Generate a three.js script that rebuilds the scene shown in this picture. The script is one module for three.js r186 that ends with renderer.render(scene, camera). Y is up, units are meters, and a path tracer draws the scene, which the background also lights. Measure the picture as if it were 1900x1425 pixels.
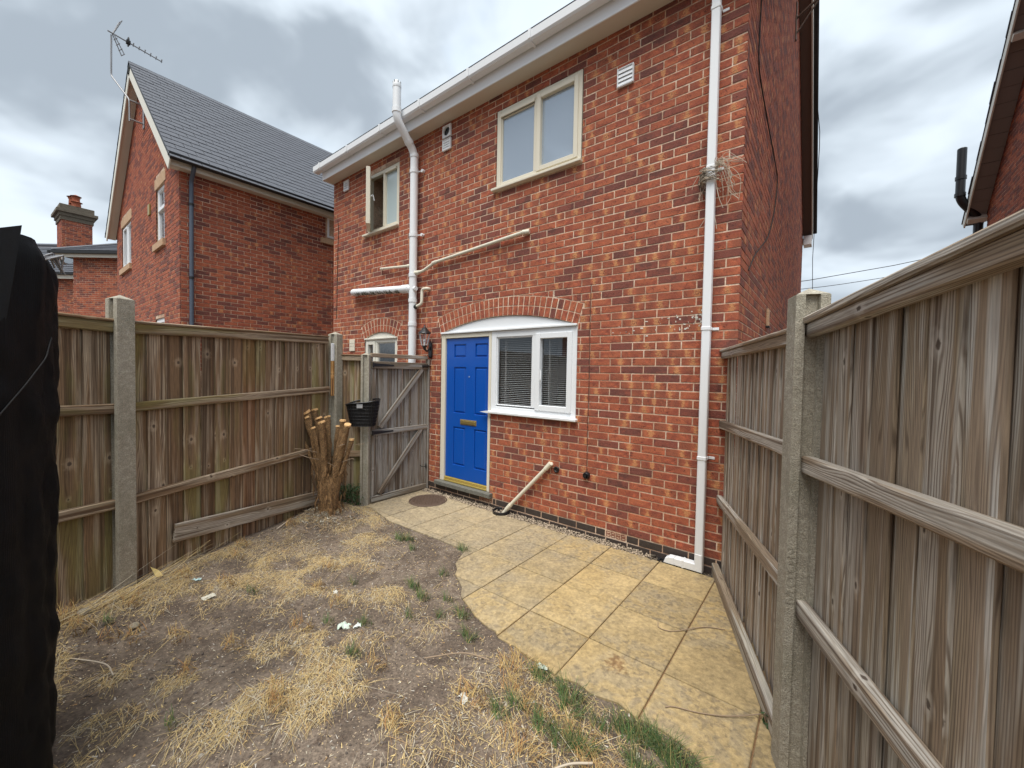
import * as THREE from 'three';
import { mergeGeometries, mergeVertices } from 'three/addons/utils/BufferGeometryUtils.js';
import { FontLoader } from 'three/addons/loaders/FontLoader.js';
import { TextGeometry } from 'three/addons/geometries/TextGeometry.js';

// ---------- camera, sky, sun, exposure ----------
const scene = new THREE.Scene();
const camera = new THREE.PerspectiveCamera(87.57, 4 / 3, 0.05, 900);
camera.rotation.order = 'YXZ';
camera.position.set(0.59, 1.677, 3.748);
camera.rotation.set(-0.02793, 0.66666, 0.01847);
const renderer = new THREE.WebGLRenderer({ antialias: true });
renderer.toneMapping = THREE.LinearToneMapping;
renderer.toneMappingExposure = 3.0;
renderer.shadowMap.enabled = true;
const SKY_GAIN = 0.385;
const sun = new THREE.DirectionalLight(new THREE.Color(1, 0.965, 0.9), 1.5);
sun.position.set(3, 26, 11);
sun.castShadow = true;
sun.shadow.radius = 75;
sun.shadow.mapSize.set(2048, 2048);
Object.assign(sun.shadow.camera, { left: -26, right: 14, top: 22, bottom: -22, near: 1, far: 80 });
scene.add(sun, sun.target);

// ---------- noise ----------
const rngOf = (s) => () => { s = (s + 0x6d2b79f5) | 0; let t = Math.imul(s ^ (s >>> 15), 1 | s); t = (t + Math.imul(t ^ (t >>> 7), 61 | t)) ^ t; return ((t ^ (t >>> 14)) >>> 0) / 4294967296; };
const R = rngOf(77), rr = (a, b) => a + (b - a) * R();
const TAB = new Float32Array(65536); { const r = rngOf(5); for (let i = 0; i < 65536; i++) TAB[i] = r(); }
const hs = (x, y, s) => TAB[(x * 7919 + y * 10007 + s * 613 + ((x * y) & 1023) * 31) & 65535];
function vn(x, y, s = 0) { const xi = Math.floor(x), yi = Math.floor(y); let a = x - xi, b = y - yi; a = a * a * (3 - 2 * a); b = b * b * (3 - 2 * b); const p = hs(xi, yi, s), q = hs(xi + 1, yi, s), u = hs(xi, yi + 1, s), v = hs(xi + 1, yi + 1, s); return p + (q - p) * a + (u - p + (p - q - u + v) * a) * b; }
function fbm(x, y, s = 0, o = 4) { let t = 0, a = 0.5, n = 0; for (let i = 0; i < o; i++) { t += a * vn(x, y, s + i * 17); n += a; a *= 0.5; x = x * 2.03 + 11.3; y = y * 2.03 + 5.7; } return t / n; }
const cl = (x, a = 0, b = 1) => Math.min(b, Math.max(a, x)), ss = (a, b, x) => { x = cl((x - a) / (b - a)); return x * x * (3 - 2 * x); }, mixc = (a, b, t) => [a[0] + (b[0] - a[0]) * t, a[1] + (b[1] - a[1]) * t, a[2] + (b[2] - a[2]) * t];
// a computed texture pair: fn(x, y, out) writes sRGB colour 0..255 and height 0..1
function pair(w, h, fn) {
  const c = new Uint8Array(w * h * 4), b = new Uint8Array(w * h * 4), o = [0, 0, 0, 0.5];
  for (let y = 0, i = 0; y < h; y++) for (let x = 0; x < w; x++, i += 4) { fn(x, y, o); c[i] = cl(o[0], 0, 255); c[i + 1] = cl(o[1], 0, 255); c[i + 2] = cl(o[2], 0, 255); b[i] = b[i + 1] = b[i + 2] = cl(o[3] * 255, 0, 255); c[i + 3] = b[i + 3] = 255; }
  const mk = (d, srgb) => { const t = new THREE.DataTexture(d, w, h); t.wrapS = t.wrapT = THREE.RepeatWrapping; t.magFilter = THREE.LinearFilter; t.minFilter = THREE.LinearMipmapLinearFilter; t.generateMipmaps = true; if (srgb) t.colorSpace = THREE.SRGBColorSpace; t.needsUpdate = true; return t; };
  return { map: mk(c, true), bump: mk(b, false) };
}
const std = (o) => new THREE.MeshStandardMaterial({ roughness: 0.9, ...o });
const phy = (o) => new THREE.MeshPhysicalMaterial({ roughness: 0.5, ...o });
const lin = (r, g, b) => new THREE.Color().setRGB(r, g, b);

// ---------- sky: broken overcast, brighter towards the sun and paler blue low down ----------
{
  const h3 = (x, y, z, q) => TAB[(x * 7919 + y * 10007 + z * 4673 + q * 613 + (((x + 3 * z) * (y + 7)) & 1023) * 31) & 65535];
  const n3 = (x, y, z, q) => { const X = Math.floor(x), Y = Math.floor(y), Z = Math.floor(z), f = (t) => t * t * (3 - 2 * t), a = f(x - X), b = f(y - Y), c = f(z - Z), L = (p, r, t) => p + (r - p) * t; return L(L(L(h3(X, Y, Z, q), h3(X + 1, Y, Z, q), a), L(h3(X, Y + 1, Z, q), h3(X + 1, Y + 1, Z, q), a), b), L(L(h3(X, Y, Z + 1, q), h3(X + 1, Y, Z + 1, q), a), L(h3(X, Y + 1, Z + 1, q), h3(X + 1, Y + 1, Z + 1, q), a), b), c); };
  const f3 = (x, y, z, q, o) => { let t = 0, a = 0.5, n = 0; for (let i = 0; i < o; i++) { t += a * n3(x, y, z, q + i * 19); n += a; a *= 0.52; x = x * 2.02 + 5.1; y = y * 2.02 + 1.7; z = z * 2.02 + 9.2; } return t / n; };
  const w = 1536, h = 768, d = new Float32Array(w * h * 4);
  for (let y = 0, i = 0; y < h; y++) for (let x = 0; x < w; x++, i += 4) {
    const el = (y + 0.5) / h * Math.PI - Math.PI / 2, az = (x + 0.5) / w * 2 * Math.PI, up = Math.sin(el), px = Math.cos(az) * Math.cos(el), py = up * 1.9, pz = Math.sin(az) * Math.cos(el);
    const wx = f3(px * 2 + 4, py * 2, pz * 2, 3, 3) - 0.5, wy = f3(px * 2 - 8, py * 2, pz * 2 + 3, 8, 3) - 0.5;
    const big = f3(px * 1.9 + wx + 11, py * 1.9 + wy * 0.6, pz * 1.9 - wx + 3, 21, 4), fine = f3(px * 5 + wx * 2.2, py * 5 + wy * 2.2, pz * 5 + 7, 33, 6);
    const t = cl((big - 0.5) * 2.6 + (fine - 0.5) * 2.3 + 0.57);           // 0 dark cloud base, 1 bright cloud
    const dark = [0.385, 0.447, 0.515], light = [0.79, 0.885, 0.975];
    let c = mixc(dark, light, ss(0.0, 1.0, t));
    const gap = ss(0.62, 0.9, f3(px * 2.6 + 70 + wx, py * 2.6 + wy, pz * 2.6, 55, 5)); c = mixc(c, [0.36, 0.53, 0.78], gap * 0.5);
    if (up < 0) c = mixc(c, [0.2, 0.2, 0.18], ss(0, -0.12, up));
    d[i] = c[0] * SKY_GAIN; d[i + 1] = c[1] * SKY_GAIN; d[i + 2] = c[2] * SKY_GAIN; d[i + 3] = 1;
  }
  const t = new THREE.DataTexture(d, w, h, THREE.RGBAFormat, THREE.FloatType);
  t.mapping = THREE.EquirectangularReflectionMapping; t.magFilter = t.minFilter = THREE.LinearFilter; t.wrapS = THREE.RepeatWrapping; t.needsUpdate = true;
  scene.background = t; scene.environment = t;
}

// ---------- textures ----------
const BT = { cols: 8, rows: 12 };   // brick faces, 96 of them, one after another; the first 40 plain red, then 28 flashed with buff, then 28 dark
const brickTex = pair(2048, 1024, (x, y, o) => {
  const th = 1024 / 12, cx = x >> 8, cy = Math.min(11, Math.floor(y / th)), id = cy * 8 + cx, u = (x & 255) / 256, v = (y - cy * th) / th;
  const kind = id < 40 ? 0 : id < 68 ? 1 : 2, s = id * 3 + 1, r1 = hs(id, 3, 1), r2 = hs(id, 9, 2);
  let c = kind == 2 ? mixc([114, 66, 57], [134, 74, 60], r1) : mixc([152, 83, 59], [173, 99, 69], r1);
  const cloud = fbm(u * 3.2 + id * 7, v * 1.1, s, 4); c = mixc(c, kind == 2 ? [96, 60, 54] : [138, 70, 54], ss(0.42, 0.75, cloud) * 0.75);
  c = mixc(c, kind == 2 ? [146, 78, 60] : [197, 104, 72], ss(0.58, 0.8, fbm(u * 5, v * 2 + id, s + 5, 3)) * 0.55);
  if (kind == 1) { const m = 0.25 + 0.5 * r2, dd = Math.abs(u - m) / (0.1 + 0.1 * hs(id, 5, 5)); c = mixc(c, [198, 146, 96], ss(1.1, 0.1, dd + (fbm(u * 16, v * 6, s, 3) - 0.5) * 1.8) * 0.72); const e = ss(0.1, 0.02, Math.abs(u - (r1 > 0.5 ? 0.02 : 0.98))); c = mixc(c, [110, 66, 54], ss(1.0, 2.2, dd) * 0.35); }
  const ang = v * 0.55 + u * 3.2 * (0.25 + 0.2 * r2), rid = Math.abs(fbm(u * 7 + id * 3 + v * 1.3, v * 4 - ang * 1.2, s + 9, 3) - 0.5), cr = ss(0.035, 0.0, rid) * ss(0.4, 0.6, fbm(u * 4, v * 2, s + 31, 2));
  c = mixc(c, [70, 36, 32], cr * 0.75);
  const g = fbm(u * 60, v * 18, s + 40, 3) - 0.5, sp = hs(x, y, 9); const k = 1 + g * 0.42 + (sp - 0.5) * 0.10;
  o[0] = c[0] * k; o[1] = c[1] * k; o[2] = c[2] * k;
  if (hs(x >> 1, y >> 1, 71) > 0.9965) { o[0] = 205; o[1] = 170; o[2] = 150; }
  const ed = Math.min(u * 3.3, (1 - u) * 3.3, v, 1 - v); o[3] = 0.62 + g * 0.6 - cr * 0.5 + (cloud - 0.5) * 0.3 - ss(0.06, 0, ed) * 0.2;
});
const mortarTex = pair(512, 512, (x, y, o) => { const n = fbm(x / 9, y / 9, 4, 4), m = fbm(x / 90, y / 90, 9, 3), k = 0.8 + n * 0.34; const c = mixc([196, 162, 138], [214, 186, 162], m); o[0] = c[0] * k; o[1] = c[1] * k; o[2] = c[2] * k; o[3] = n; });
// wall joints: patches of older, darker and newer, paler pointing over four metres
const jointTex = pair(1024, 1024, (x, y, o) => { const n = fbm(x / 3, y / 3, 4, 3), m = fbm(x / 90, y / 70, 9, 4), q = fbm(x / 28, y / 20, 29, 3), k = 0.8 + n * 0.34; let c = mixc([188, 154, 129], [216, 187, 162], ss(0.3, 0.7, m)); c = mixc(c, [150, 124, 106], ss(0.56, 0.7, q) * 0.6); c = mixc(c, [226, 208, 188], ss(0.62, 0.74, fbm(x / 40 + 9, y / 30, 55, 3)) * 0.6); o[0] = c[0] * k; o[1] = c[1] * k; o[2] = c[2] * k; o[3] = n; });
// weathered softwood: eight 125 mm boards side by side in one metre, two metres long
function woodTex(seed, opt) {
  const knots = []; for (let c = 0; c < 8; c++) { const l = []; const n = Math.floor(hs(c, seed, 3) * 4); for (let i = 0; i < n; i++) l.push([0.2 + 0.6 * hs(c, i, seed + 5), hs(c, i, seed + 9) * 2, 0.016 + 0.02 * hs(i, c, seed + 2)]); knots.push(l); }
  return pair(1024, 2048, (x, y, o) => {
    const c = x >> 7, u = (x & 127) / 128, v = y / 1024, s = seed + c * 13; let wu = u, kn = 0, halo = 0;
    for (const [ku, kv, kr] of knots[c]) { let dv = v - kv; if (dv > 1) dv -= 2; if (dv < -1) dv += 2; const du = (u - ku) * 0.125, q = Math.hypot(du, dv * 0.62) / kr; if (q < 6) { wu += (u - ku) * 0.38 * Math.exp(-q * 0.6) * -1; kn = Math.max(kn, ss(0.34, 0.16, q * (0.8 + 0.5 * vn(x / 5, y / 5, s)))); halo = Math.max(halo, ss(1.15, 0.3, q * (0.8 + 0.5 * vn(x / 9, y / 14, s + 2)))); } }
    const wob = (fbm(u * 2.2, v * 1.4, s + 3, 3) - 0.5) * 0.5, g = fbm((wu + wob) * 24 + c * 50, v * 1.2 + wob * 2, s, 3), ring = 0.5 + 0.5 * Math.sin((wu + wob * 0.8) * (66 + 40 * hs(c, 1, seed)) + fbm(u * 3, v * 2.5, s + 6, 2) * 7);
    const fib = fbm(u * 44, v * 16, s + 8, 3), streak = fbm(u * 4 + c * 9, v * 1.5, s + 4, 3), tone = hs(c, 7, seed);
    let col = mixc(opt.brown, opt.grey, cl(ss(0.4, 0.62, streak) * 0.95 + tone * 0.5 - 0.22));
    col = mixc(col, opt.dark, ss(0.45, 1.0, ring * 0.65 + (1 - g) * 0.35) * (0.3 + 0.5 * ss(0.4, 0.65, fbm(u * 2 + c, v * 1.1, s + 91, 2))));
    col = mixc(col, opt.dark, ss(0.54, 0.74, fbm(u * 7 + c * 3, v * 0.6, s + 77, 4)) * 0.75);
    col = mixc(col, opt.pale, halo * 0.4); col = mixc(col, [64, 52, 44], kn * 0.8);
    if (opt.green) { const gr = ss(0.5, 0.78, fbm(u * 1.5 + c * 2.3, v * 1.6, s + 60, 4)) * ss(0.35, 0.8, hs(c, 2, seed + 4)); col = mixc(col, [104, 112, 52], gr * opt.green * (0.6 + 0.4 * fib)); }
    const k = 0.86 + fib * 0.3; o[0] = col[0] * k; o[1] = col[1] * k; o[2] = col[2] * k; o[3] = 0.35 + g * 0.2 + fib * 0.25 + (1 - ring) * 0.18 - kn * 0.3;
  });
}
const woodGrey = woodTex(11, { brown: [134, 116, 97], grey: [174, 169, 162], dark: [84, 70, 59], pale: [208, 203, 197], green: 0.1 });
const woodBrown = woodTex(45, { brown: [118, 94, 70], grey: [154, 140, 122], dark: [74, 58, 44], pale: [188, 176, 156], green: 0.45 });
const concreteTex = pair(512, 1024, (x, y, o) => { const n = fbm(x / 26, y / 26, 6, 5), f = fbm(x / 5, y / 5, 2, 3), m = fbm(x / 120, y / 200, 12, 3); let c = mixc([146, 139, 124], [178, 172, 158], n); c = mixc(c, [118, 116, 98], ss(0.5, 0.8, m) * 0.3); const pit = ss(0.8, 0.86, fbm(x / 5, y / 5, 31, 2)); const k = 0.8 + f * 0.36; o[0] = c[0] * k; o[1] = c[1] * k; o[2] = c[2] * k; o[3] = 0.55 + (f - 0.5) * 0.9 - pit * 0.4; if (pit > 0.4) { o[0] *= 0.75; o[1] *= 0.74; o[2] *= 0.7; } if (hs(x >> 2, y >> 2, 5) > 0.975) { o[0] += 34; o[1] += 30; o[2] += 24; } });
// riven buff slabs with grey lichen and worn dye, 5.2 m by 2.6 m
const slabTex = pair(2048, 1024, (x, y, o) => {
  const X = x / 2048 * 5.2 - 4.3, Z = y / 1024 * 2.6 - 0.2, n = fbm(X * 6, Z * 6, 3, 5), f = fbm(X * 60, Z * 60, 8, 3), riv = fbm(X * 16 + fbm(X * 5, Z * 5, 2, 2) * 3, Z * 16, 14, 4);
  const ci = Math.floor((X + 0.085) / 0.465), cj = Math.floor((Z - 0.06) / 0.465), tone = hs(ci + 40, cj + 9, 3);
  let c = mixc([166, 150, 121], [174, 152, 110], ss(-2.6, -0.6, ci * 0.465 + (n - 0.5) * 2 + (tone - 0.5) * 0.9)); c = mixc(c, [174, 149, 102], ss(0.45, 0.72, fbm(X * 3.1 + 4, Z * 3.1, 27, 4)) * ss(-2, -0.5, ci * 0.465 + tone * 0.5) * 0.7);
  const grey = ss(0.40, 0.58, fbm(X * 2.3 + tone * 30, Z * 2.3 + tone * 17, 41, 5) + (hs(ci + 9, cj + 30, 7) - 0.5) * 0.13), lace = ss(0.42, 0.62, riv); c = mixc(c, [132, 122, 104], grey * lace * 0.42);
  c = mixc(c, [112, 100, 84], ss(0.55, 0.7, fbm(X * 46 + riv * 2, Z * 46, 51, 3)) * 0.3 * (0.35 + grey));
  const st = ss(0.11, 0.0, Math.hypot(X + 0.32, (Z - 1.56) * 0.8) * 1.5 + (f - 0.5) * 0.16); c = mixc(c, [120, 84, 52], st * 0.6);
  const k = 0.8 + f * 0.3 + (hs(x, y, 3) - 0.5) * 0.14 + (riv - 0.5) * 0.2 + (tone - 0.5) * 0.09; o[0] = c[0] * k; o[1] = c[1] * k; o[2] = c[2] * k; o[3] = 0.25 + riv * 0.5 + f * 0.4;
});
const soilTex = pair(2048, 2048, (x, y, o) => { const n = fbm(x / 160, y / 160, 4, 4), f = fbm(x / 9, y / 9, 22, 4), m = fbm(x / 34, y / 34, 9, 4), p = hs(x, y, 3); let c = mixc([98, 85, 73], [124, 110, 96], ss(0.3, 0.7, n)); c = mixc(c, [84, 70, 59], ss(0.5, 0.75, m) * 0.6); const k = 0.7 + f * 0.5 + (p - 0.5) * 0.14; o[0] = c[0] * k; o[1] = c[1] * k; o[2] = c[2] * k; const cr = hs(x >> 2, y >> 2, 77); if (cr > 0.985) { o[0] = 168 + 40 * p; o[1] = 150 + 36 * p; o[2] = 122 + 34 * p; } else if (cr < 0.012) { o[0] *= 0.6; o[1] *= 0.58; o[2] *= 0.56; } o[3] = f * 0.7 + m * 0.3; });
const slateTex = pair(512, 512, (x, y, o) => { const n = fbm(x / 60, y / 60, 3, 4), f = fbm(x / 5, y / 12, 8, 3), k = 0.82 + f * 0.36; const c = mixc([66, 69, 77], [90, 92, 99], n); o[0] = c[0] * k; o[1] = c[1] * k; o[2] = c[2] * k; o[3] = f; });
const barkTex = pair(512, 512, (x, y, o) => { const n = fbm(x / 26, y / 60, 3, 4), f = fbm(x / 8, y / 20, 8, 4), cr = ss(0.08, 0, Math.abs(fbm(x / 20, y / 46, 12, 3) - 0.5)); let c = mixc([128, 98, 62], [176, 142, 98], n); c = mixc(c, [74, 52, 34], cr * 0.8); c = mixc(c, [196, 164, 118], ss(0.6, 0.75, f) * 0.5); const k = 0.8 + f * 0.4; o[0] = c[0] * k; o[1] = c[1] * k; o[2] = c[2] * k; o[3] = f * 0.5 + n * 0.4 - cr * 0.5; });
const weaveTex = pair(512, 512, (x, y, o) => { const gx = Math.abs(((x / 8) % 1) - 0.5), gy = Math.abs(((y / 5) % 1) - 0.5), n = fbm(x / 40, y / 40, 3, 4), k = 0.6 + gy * 0.9 + (n - 0.5) * 0.5; o[0] = 17 * k; o[1] = 20 * k; o[2] = 25 * k; o[3] = gx * 0.5 + gy * 0.9; });
const rep = (p, u, v) => { const q = {}; for (const k of ['map', 'bump']) { q[k] = p[k].clone(); q[k].repeat.set(u, v); q[k].needsUpdate = true; } return q; };
const tm = (p, o = {}) => std({ map: p.map, bumpMap: p.bump, bumpScale: 0.004, ...o });
// uv below are metres unless a face is picked from a sheet
const M = {
  brick: tm(brickTex, { bumpScale: 0.003, roughness: 0.92 }), mortar: tm(rep(jointTex, 0.25, 0.25), { bumpScale: 0.001 }),
  blueBrick: tm(rep(mortarTex, 2, 2), { color: lin(0.085, 0.092, 0.11), roughness: 0.6, bumpScale: 0.001 }),
  woodGrey: tm(woodGrey, { bumpScale: 0.0022, color: lin(1.12, 1.11, 1.08) }), woodBrown: tm(woodBrown, { bumpScale: 0.0022, color: lin(1.25, 1.23, 1.2) }), woodGreyA: tm(woodGrey, { bumpScale: 0.0022, color: lin(1.3, 1.3, 1.28) }), woodGreyB: tm(woodGrey, { bumpScale: 0.0022, color: lin(0.92, 0.88, 0.83) }), woodBrownA: tm(woodBrown, { bumpScale: 0.0022, color: lin(1.45, 1.44, 1.42) }), woodBrownB: tm(woodBrown, { bumpScale: 0.0022, color: lin(1.0, 0.97, 0.93) }), woodGate: tm(woodGrey, { bumpScale: 0.0022, color: lin(0.82, 0.84, 0.86) }), woodNew: tm(woodBrown, { bumpScale: 0.001, color: lin(2.0, 1.45, 0.8) }), woodFresh: tm(woodBrown, { color: lin(1.2, 0.98, 0.86), bumpScale: 0.0015 }),
  concrete: tm(rep(concreteTex, 2.6, 2.6), { bumpScale: 0.003 }), slab: tm(slabTex, { bumpScale: 0.005 }), soil: tm(rep(soilTex, 0.45, 0.45), { bumpScale: 0.012 }), grit: tm(rep(soilTex, 0.6, 0.6), { color: lin(0.9, 0.9, 0.88) }),
  slate: tm(rep(slateTex, 1.5, 1.5), { roughness: 0.55, bumpScale: 0.002 }), tileBrown: tm(rep(slateTex, 1.5, 1.5), { color: lin(1.05, 0.9, 0.82), roughness: 0.7 }), stone: tm(rep(mortarTex, 2, 2), { color: lin(0.86, 0.82, 0.7) }), sillStone: tm(rep(concreteTex, 2, 2), { color: lin(0.42, 0.45, 0.48) }),
  white: phy({ color: lin(0.78, 0.8, 0.82), roughness: 0.42 }), whiteSoft: tm(rep(mortarTex, 1, 1), { color: lin(1.35, 1.72, 2.2), roughness: 0.5, bumpScale: 0.0003 }), cream: phy({ color: lin(0.7, 0.65, 0.53), roughness: 0.5 }), creamPipe: phy({ color: lin(0.7, 0.66, 0.54), roughness: 0.4 }), offWhite: phy({ color: lin(0.7, 0.68, 0.6), roughness: 0.55 }), soffit: phy({ color: lin(0.62, 0.58, 0.5), roughness: 0.6 }),
  blueDoor: phy({ color: lin(0.0, 0.075, 0.4), roughness: 0.38, clearcoat: 0.25, clearcoatRoughness: 0.3 }), brass: phy({ color: lin(0.42, 0.32, 0.12), metalness: 0.75, roughness: 0.45 }), gold: phy({ color: lin(0.55, 0.42, 0.12), metalness: 0.5, roughness: 0.4 }),
  glass: phy({ color: lin(0.97, 0.98, 1), transmission: 1, thickness: 0, roughness: 0.01, ior: 1.9 }), skyTintGlass: phy({ color: lin(0.68, 0.79, 0.92), metalness: 0.42, transmission: 0.75, thickness: 0, roughness: 0.03, ior: 2.0 }), frost: phy({ color: lin(0.62, 0.74, 0.76), transmission: 0.25, thickness: 0, roughness: 0.25, ior: 1.9 }), lampGlass: phy({ transmission: 1, thickness: 0, roughness: 0.02, ior: 1.5 }),  // bedroom window pane: sky reflection put in as blue tint and part metal
  dark: std({ color: lin(0.012, 0.012, 0.013), roughness: 0.5 }), blackPlastic: phy({ color: lin(0.012, 0.012, 0.014), roughness: 0.35 }), iron: tm(rep(mortarTex, 4, 4), { color: lin(0.2, 0.19, 0.19), roughness: 0.6, metalness: 0.2, bumpScale: 0.002 }), greyPipe: phy({ color: lin(0.075, 0.095, 0.13), roughness: 0.45 }),
  plaster: std({ color: lin(0.6, 0.58, 0.54) }), blind: phy({ color: lin(0.46, 0.47, 0.46), roughness: 0.5 }), room: std({ color: lin(0.3, 0.29, 0.28) }), carpet: std({ color: lin(0.1, 0.09, 0.08) }),
  bark: tm(rep(barkTex, 3, 2), { bumpScale: 0.012, color: lin(0.78, 0.74, 0.72) }), cut: tm(rep(mortarTex, 6, 6), { color: lin(1.45, 1.3, 0.82), roughness: 0.8 }), twig: std({ color: lin(0.3, 0.22, 0.15) }), vine: std({ color: lin(0.5, 0.43, 0.34) }), vineDark: std({ color: lin(0.12, 0.1, 0.075) }), weave: phy({ map: rep(weaveTex, 4, 4).map, bumpMap: rep(weaveTex, 4, 4).bump, bumpScale: 0.002, roughness: 0.5, specularIntensity: 0.35, color: lin(0.5, 0.58, 0.68) }), weaveGrey: tm(rep(weaveTex, 4, 4), { color: lin(1.0, 1.2, 1.3), bumpScale: 0.002 }), silver: phy({ color: lin(0.6, 0.62, 0.64), metalness: 0.6, roughness: 0.4 }), alu: phy({ color: lin(0.3, 0.3, 0.31), metalness: 0.5, roughness: 0.5 }), cable: std({ color: lin(0.02, 0.018, 0.017) }), cableRed: std({ color: lin(0.13, 0.05, 0.035) }),
  straw: std({ color: lin(1, 1, 1), side: THREE.DoubleSide }), leaf: phy({ color: lin(1, 1, 1), roughness: 0.8, side: THREE.DoubleSide, transmission: 0.3, thickness: 0 }), bush: phy({ color: lin(0.055, 0.115, 0.035), roughness: 0.7, side: THREE.DoubleSide, transmission: 0.3, thickness: 0 }), terracotta: tm(rep(mortarTex, 4, 4), { color: lin(0.3, 0.09, 0.06) }), pot: tm(rep(mortarTex, 4, 4), { color: lin(0.5, 0.2, 0.13) }), paper: std({ color: lin(0.62, 0.68, 0.62), side: THREE.DoubleSide }), yellowBit: std({ color: lin(0.72, 0.56, 0.22), side: THREE.DoubleSide }), lead: std({ color: lin(0.42, 0.46, 0.5), roughness: 0.45, metalness: 0.3 }), capStone: tm(rep(concreteTex, 2, 2), { color: lin(0.4, 0.36, 0.33) }),
};
// ---------- helpers ----------
const V = (x, y, z) => new THREE.Vector3(x, y, z), taken = new Map();
function numbered(n) { const k = taken.get(n) ?? 0; taken.set(n, k + 1); return k ? n + '_' + String(k).padStart(3, '0') : n; }
function tag(o, label, category, group, kind) { if (label) o.userData.label = label; if (category) o.userData.category = category; if (group) o.userData.group = group; if (kind) o.userData.kind = kind; return o; }
function thing(name, label, category, p = [0, 0, 0], turn = 0, group) { const o = new THREE.Group(); o.name = numbered(name); o.position.set(...p); o.rotation.y = turn; scene.add(o); return tag(o, label, category, group); }
function part(name, geo, mat, parent, kind) { const m = new THREE.Mesh(Array.isArray(geo) ? mg(geo) : geo, mat); m.name = parent ? name : numbered(name); m.castShadow = m.receiveShadow = true; (parent ?? scene).add(m); if (kind) m.userData.kind = kind; return m; }
const clean = (g) => { const q = g.index ? g.toNonIndexed() : g; for (const k of Object.keys(q.attributes)) if (!['position', 'normal', 'uv'].includes(k)) q.deleteAttribute(k); return q; };
const mg = (l) => (l.length == 1 ? l[0] : mergeGeometries(l.map(clean), false));
function raw(pos, uv) { const g = new THREE.BufferGeometry(); g.setAttribute('position', new THREE.Float32BufferAttribute(pos, 3)); if (uv) g.setAttribute('uv', new THREE.Float32BufferAttribute(uv, 2)); g.computeVertexNormals(); return g; }
// metre uv by the way each face points
function boxUV(g, k = 1, ou = 0, ov = 0) { g = g.index ? g.toNonIndexed() : g; g.computeVertexNormals(); const p = g.attributes.position, n = g.attributes.normal, uv = new Float32Array(p.count * 2); for (let i = 0; i < p.count; i++) { const a = Math.abs(n.getX(i)), b = Math.abs(n.getY(i)), c = Math.abs(n.getZ(i)); const [u, v] = b >= a && b >= c ? [p.getX(i), p.getZ(i)] : a >= c ? [p.getZ(i), p.getY(i)] : [p.getX(i), p.getY(i)]; uv[2 * i] = u * k + ou; uv[2 * i + 1] = v * k + ov; } g.setAttribute('uv', new THREE.BufferAttribute(uv, 2)); return g; }
// chamfered box from corner to corner
function cbx(x0, x1, y0, y1, z0, z1, c = 0.004) {
  const X = [x0, x1], Y = [y0, y1], Z = [z0, z1], m = Math.min(x1 - x0, y1 - y0, z1 - z0) * 0.45; c = Math.min(c, m);
  const P = (i, j, k, a) => { const q = [X[i], Y[j], Z[k]], s = [i ? -c : c, j ? -c : c, k ? -c : c]; return q.map((v, t) => (t == a ? v : v + s[t])); };
  const pos = [], tri = (a, b, d) => pos.push(...a, ...b, ...d), quad = (a, b, d, e) => { tri(a, b, d); tri(a, d, e); };
  const cx = (x0 + x1) / 2, cy = (y0 + y1) / 2, cz = (z0 + z1) / 2;
  const out = (...q) => { const [a, b, d] = q, ux = b[0] - a[0], uy = b[1] - a[1], uz = b[2] - a[2], wx = d[0] - a[0], wy = d[1] - a[1], wz = d[2] - a[2], nx = uy * wz - uz * wy, ny = uz * wx - ux * wz, nz = ux * wy - uy * wx; const f = nx * (a[0] - cx) + ny * (a[1] - cy) + nz * (a[2] - cz) < 0; if (q.length == 4) f ? quad(q[3], q[2], q[1], q[0]) : quad(...q); else f ? tri(q[2], q[1], q[0]) : tri(...q); };
  for (const s of [0, 1]) { out(P(s, 0, 0, 0), P(s, 1, 0, 0), P(s, 1, 1, 0), P(s, 0, 1, 0)); out(P(0, s, 0, 1), P(1, s, 0, 1), P(1, s, 1, 1), P(0, s, 1, 1)); out(P(0, 0, s, 2), P(1, 0, s, 2), P(1, 1, s, 2), P(0, 1, s, 2)); }
  for (const s of [0, 1]) for (const t of [0, 1]) { out(P(0, s, t, 1), P(1, s, t, 1), P(1, s, t, 2), P(0, s, t, 2)); out(P(s, 0, t, 0), P(s, 1, t, 0), P(s, 1, t, 2), P(s, 0, t, 2)); out(P(s, t, 0, 0), P(s, t, 1, 0), P(s, t, 1, 1), P(s, t, 0, 1)); for (const k of [0, 1]) out(P(s, t, k, 0), P(s, t, k, 1), P(s, t, k, 2)); }
  return boxUV(raw(pos));
}
const bx = (x0, x1, y0, y1, z0, z1) => boxUV(new THREE.BoxGeometry(x1 - x0, y1 - y0, z1 - z0).translate((x0 + x1) / 2, (y0 + y1) / 2, (z0 + z1) / 2));
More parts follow.
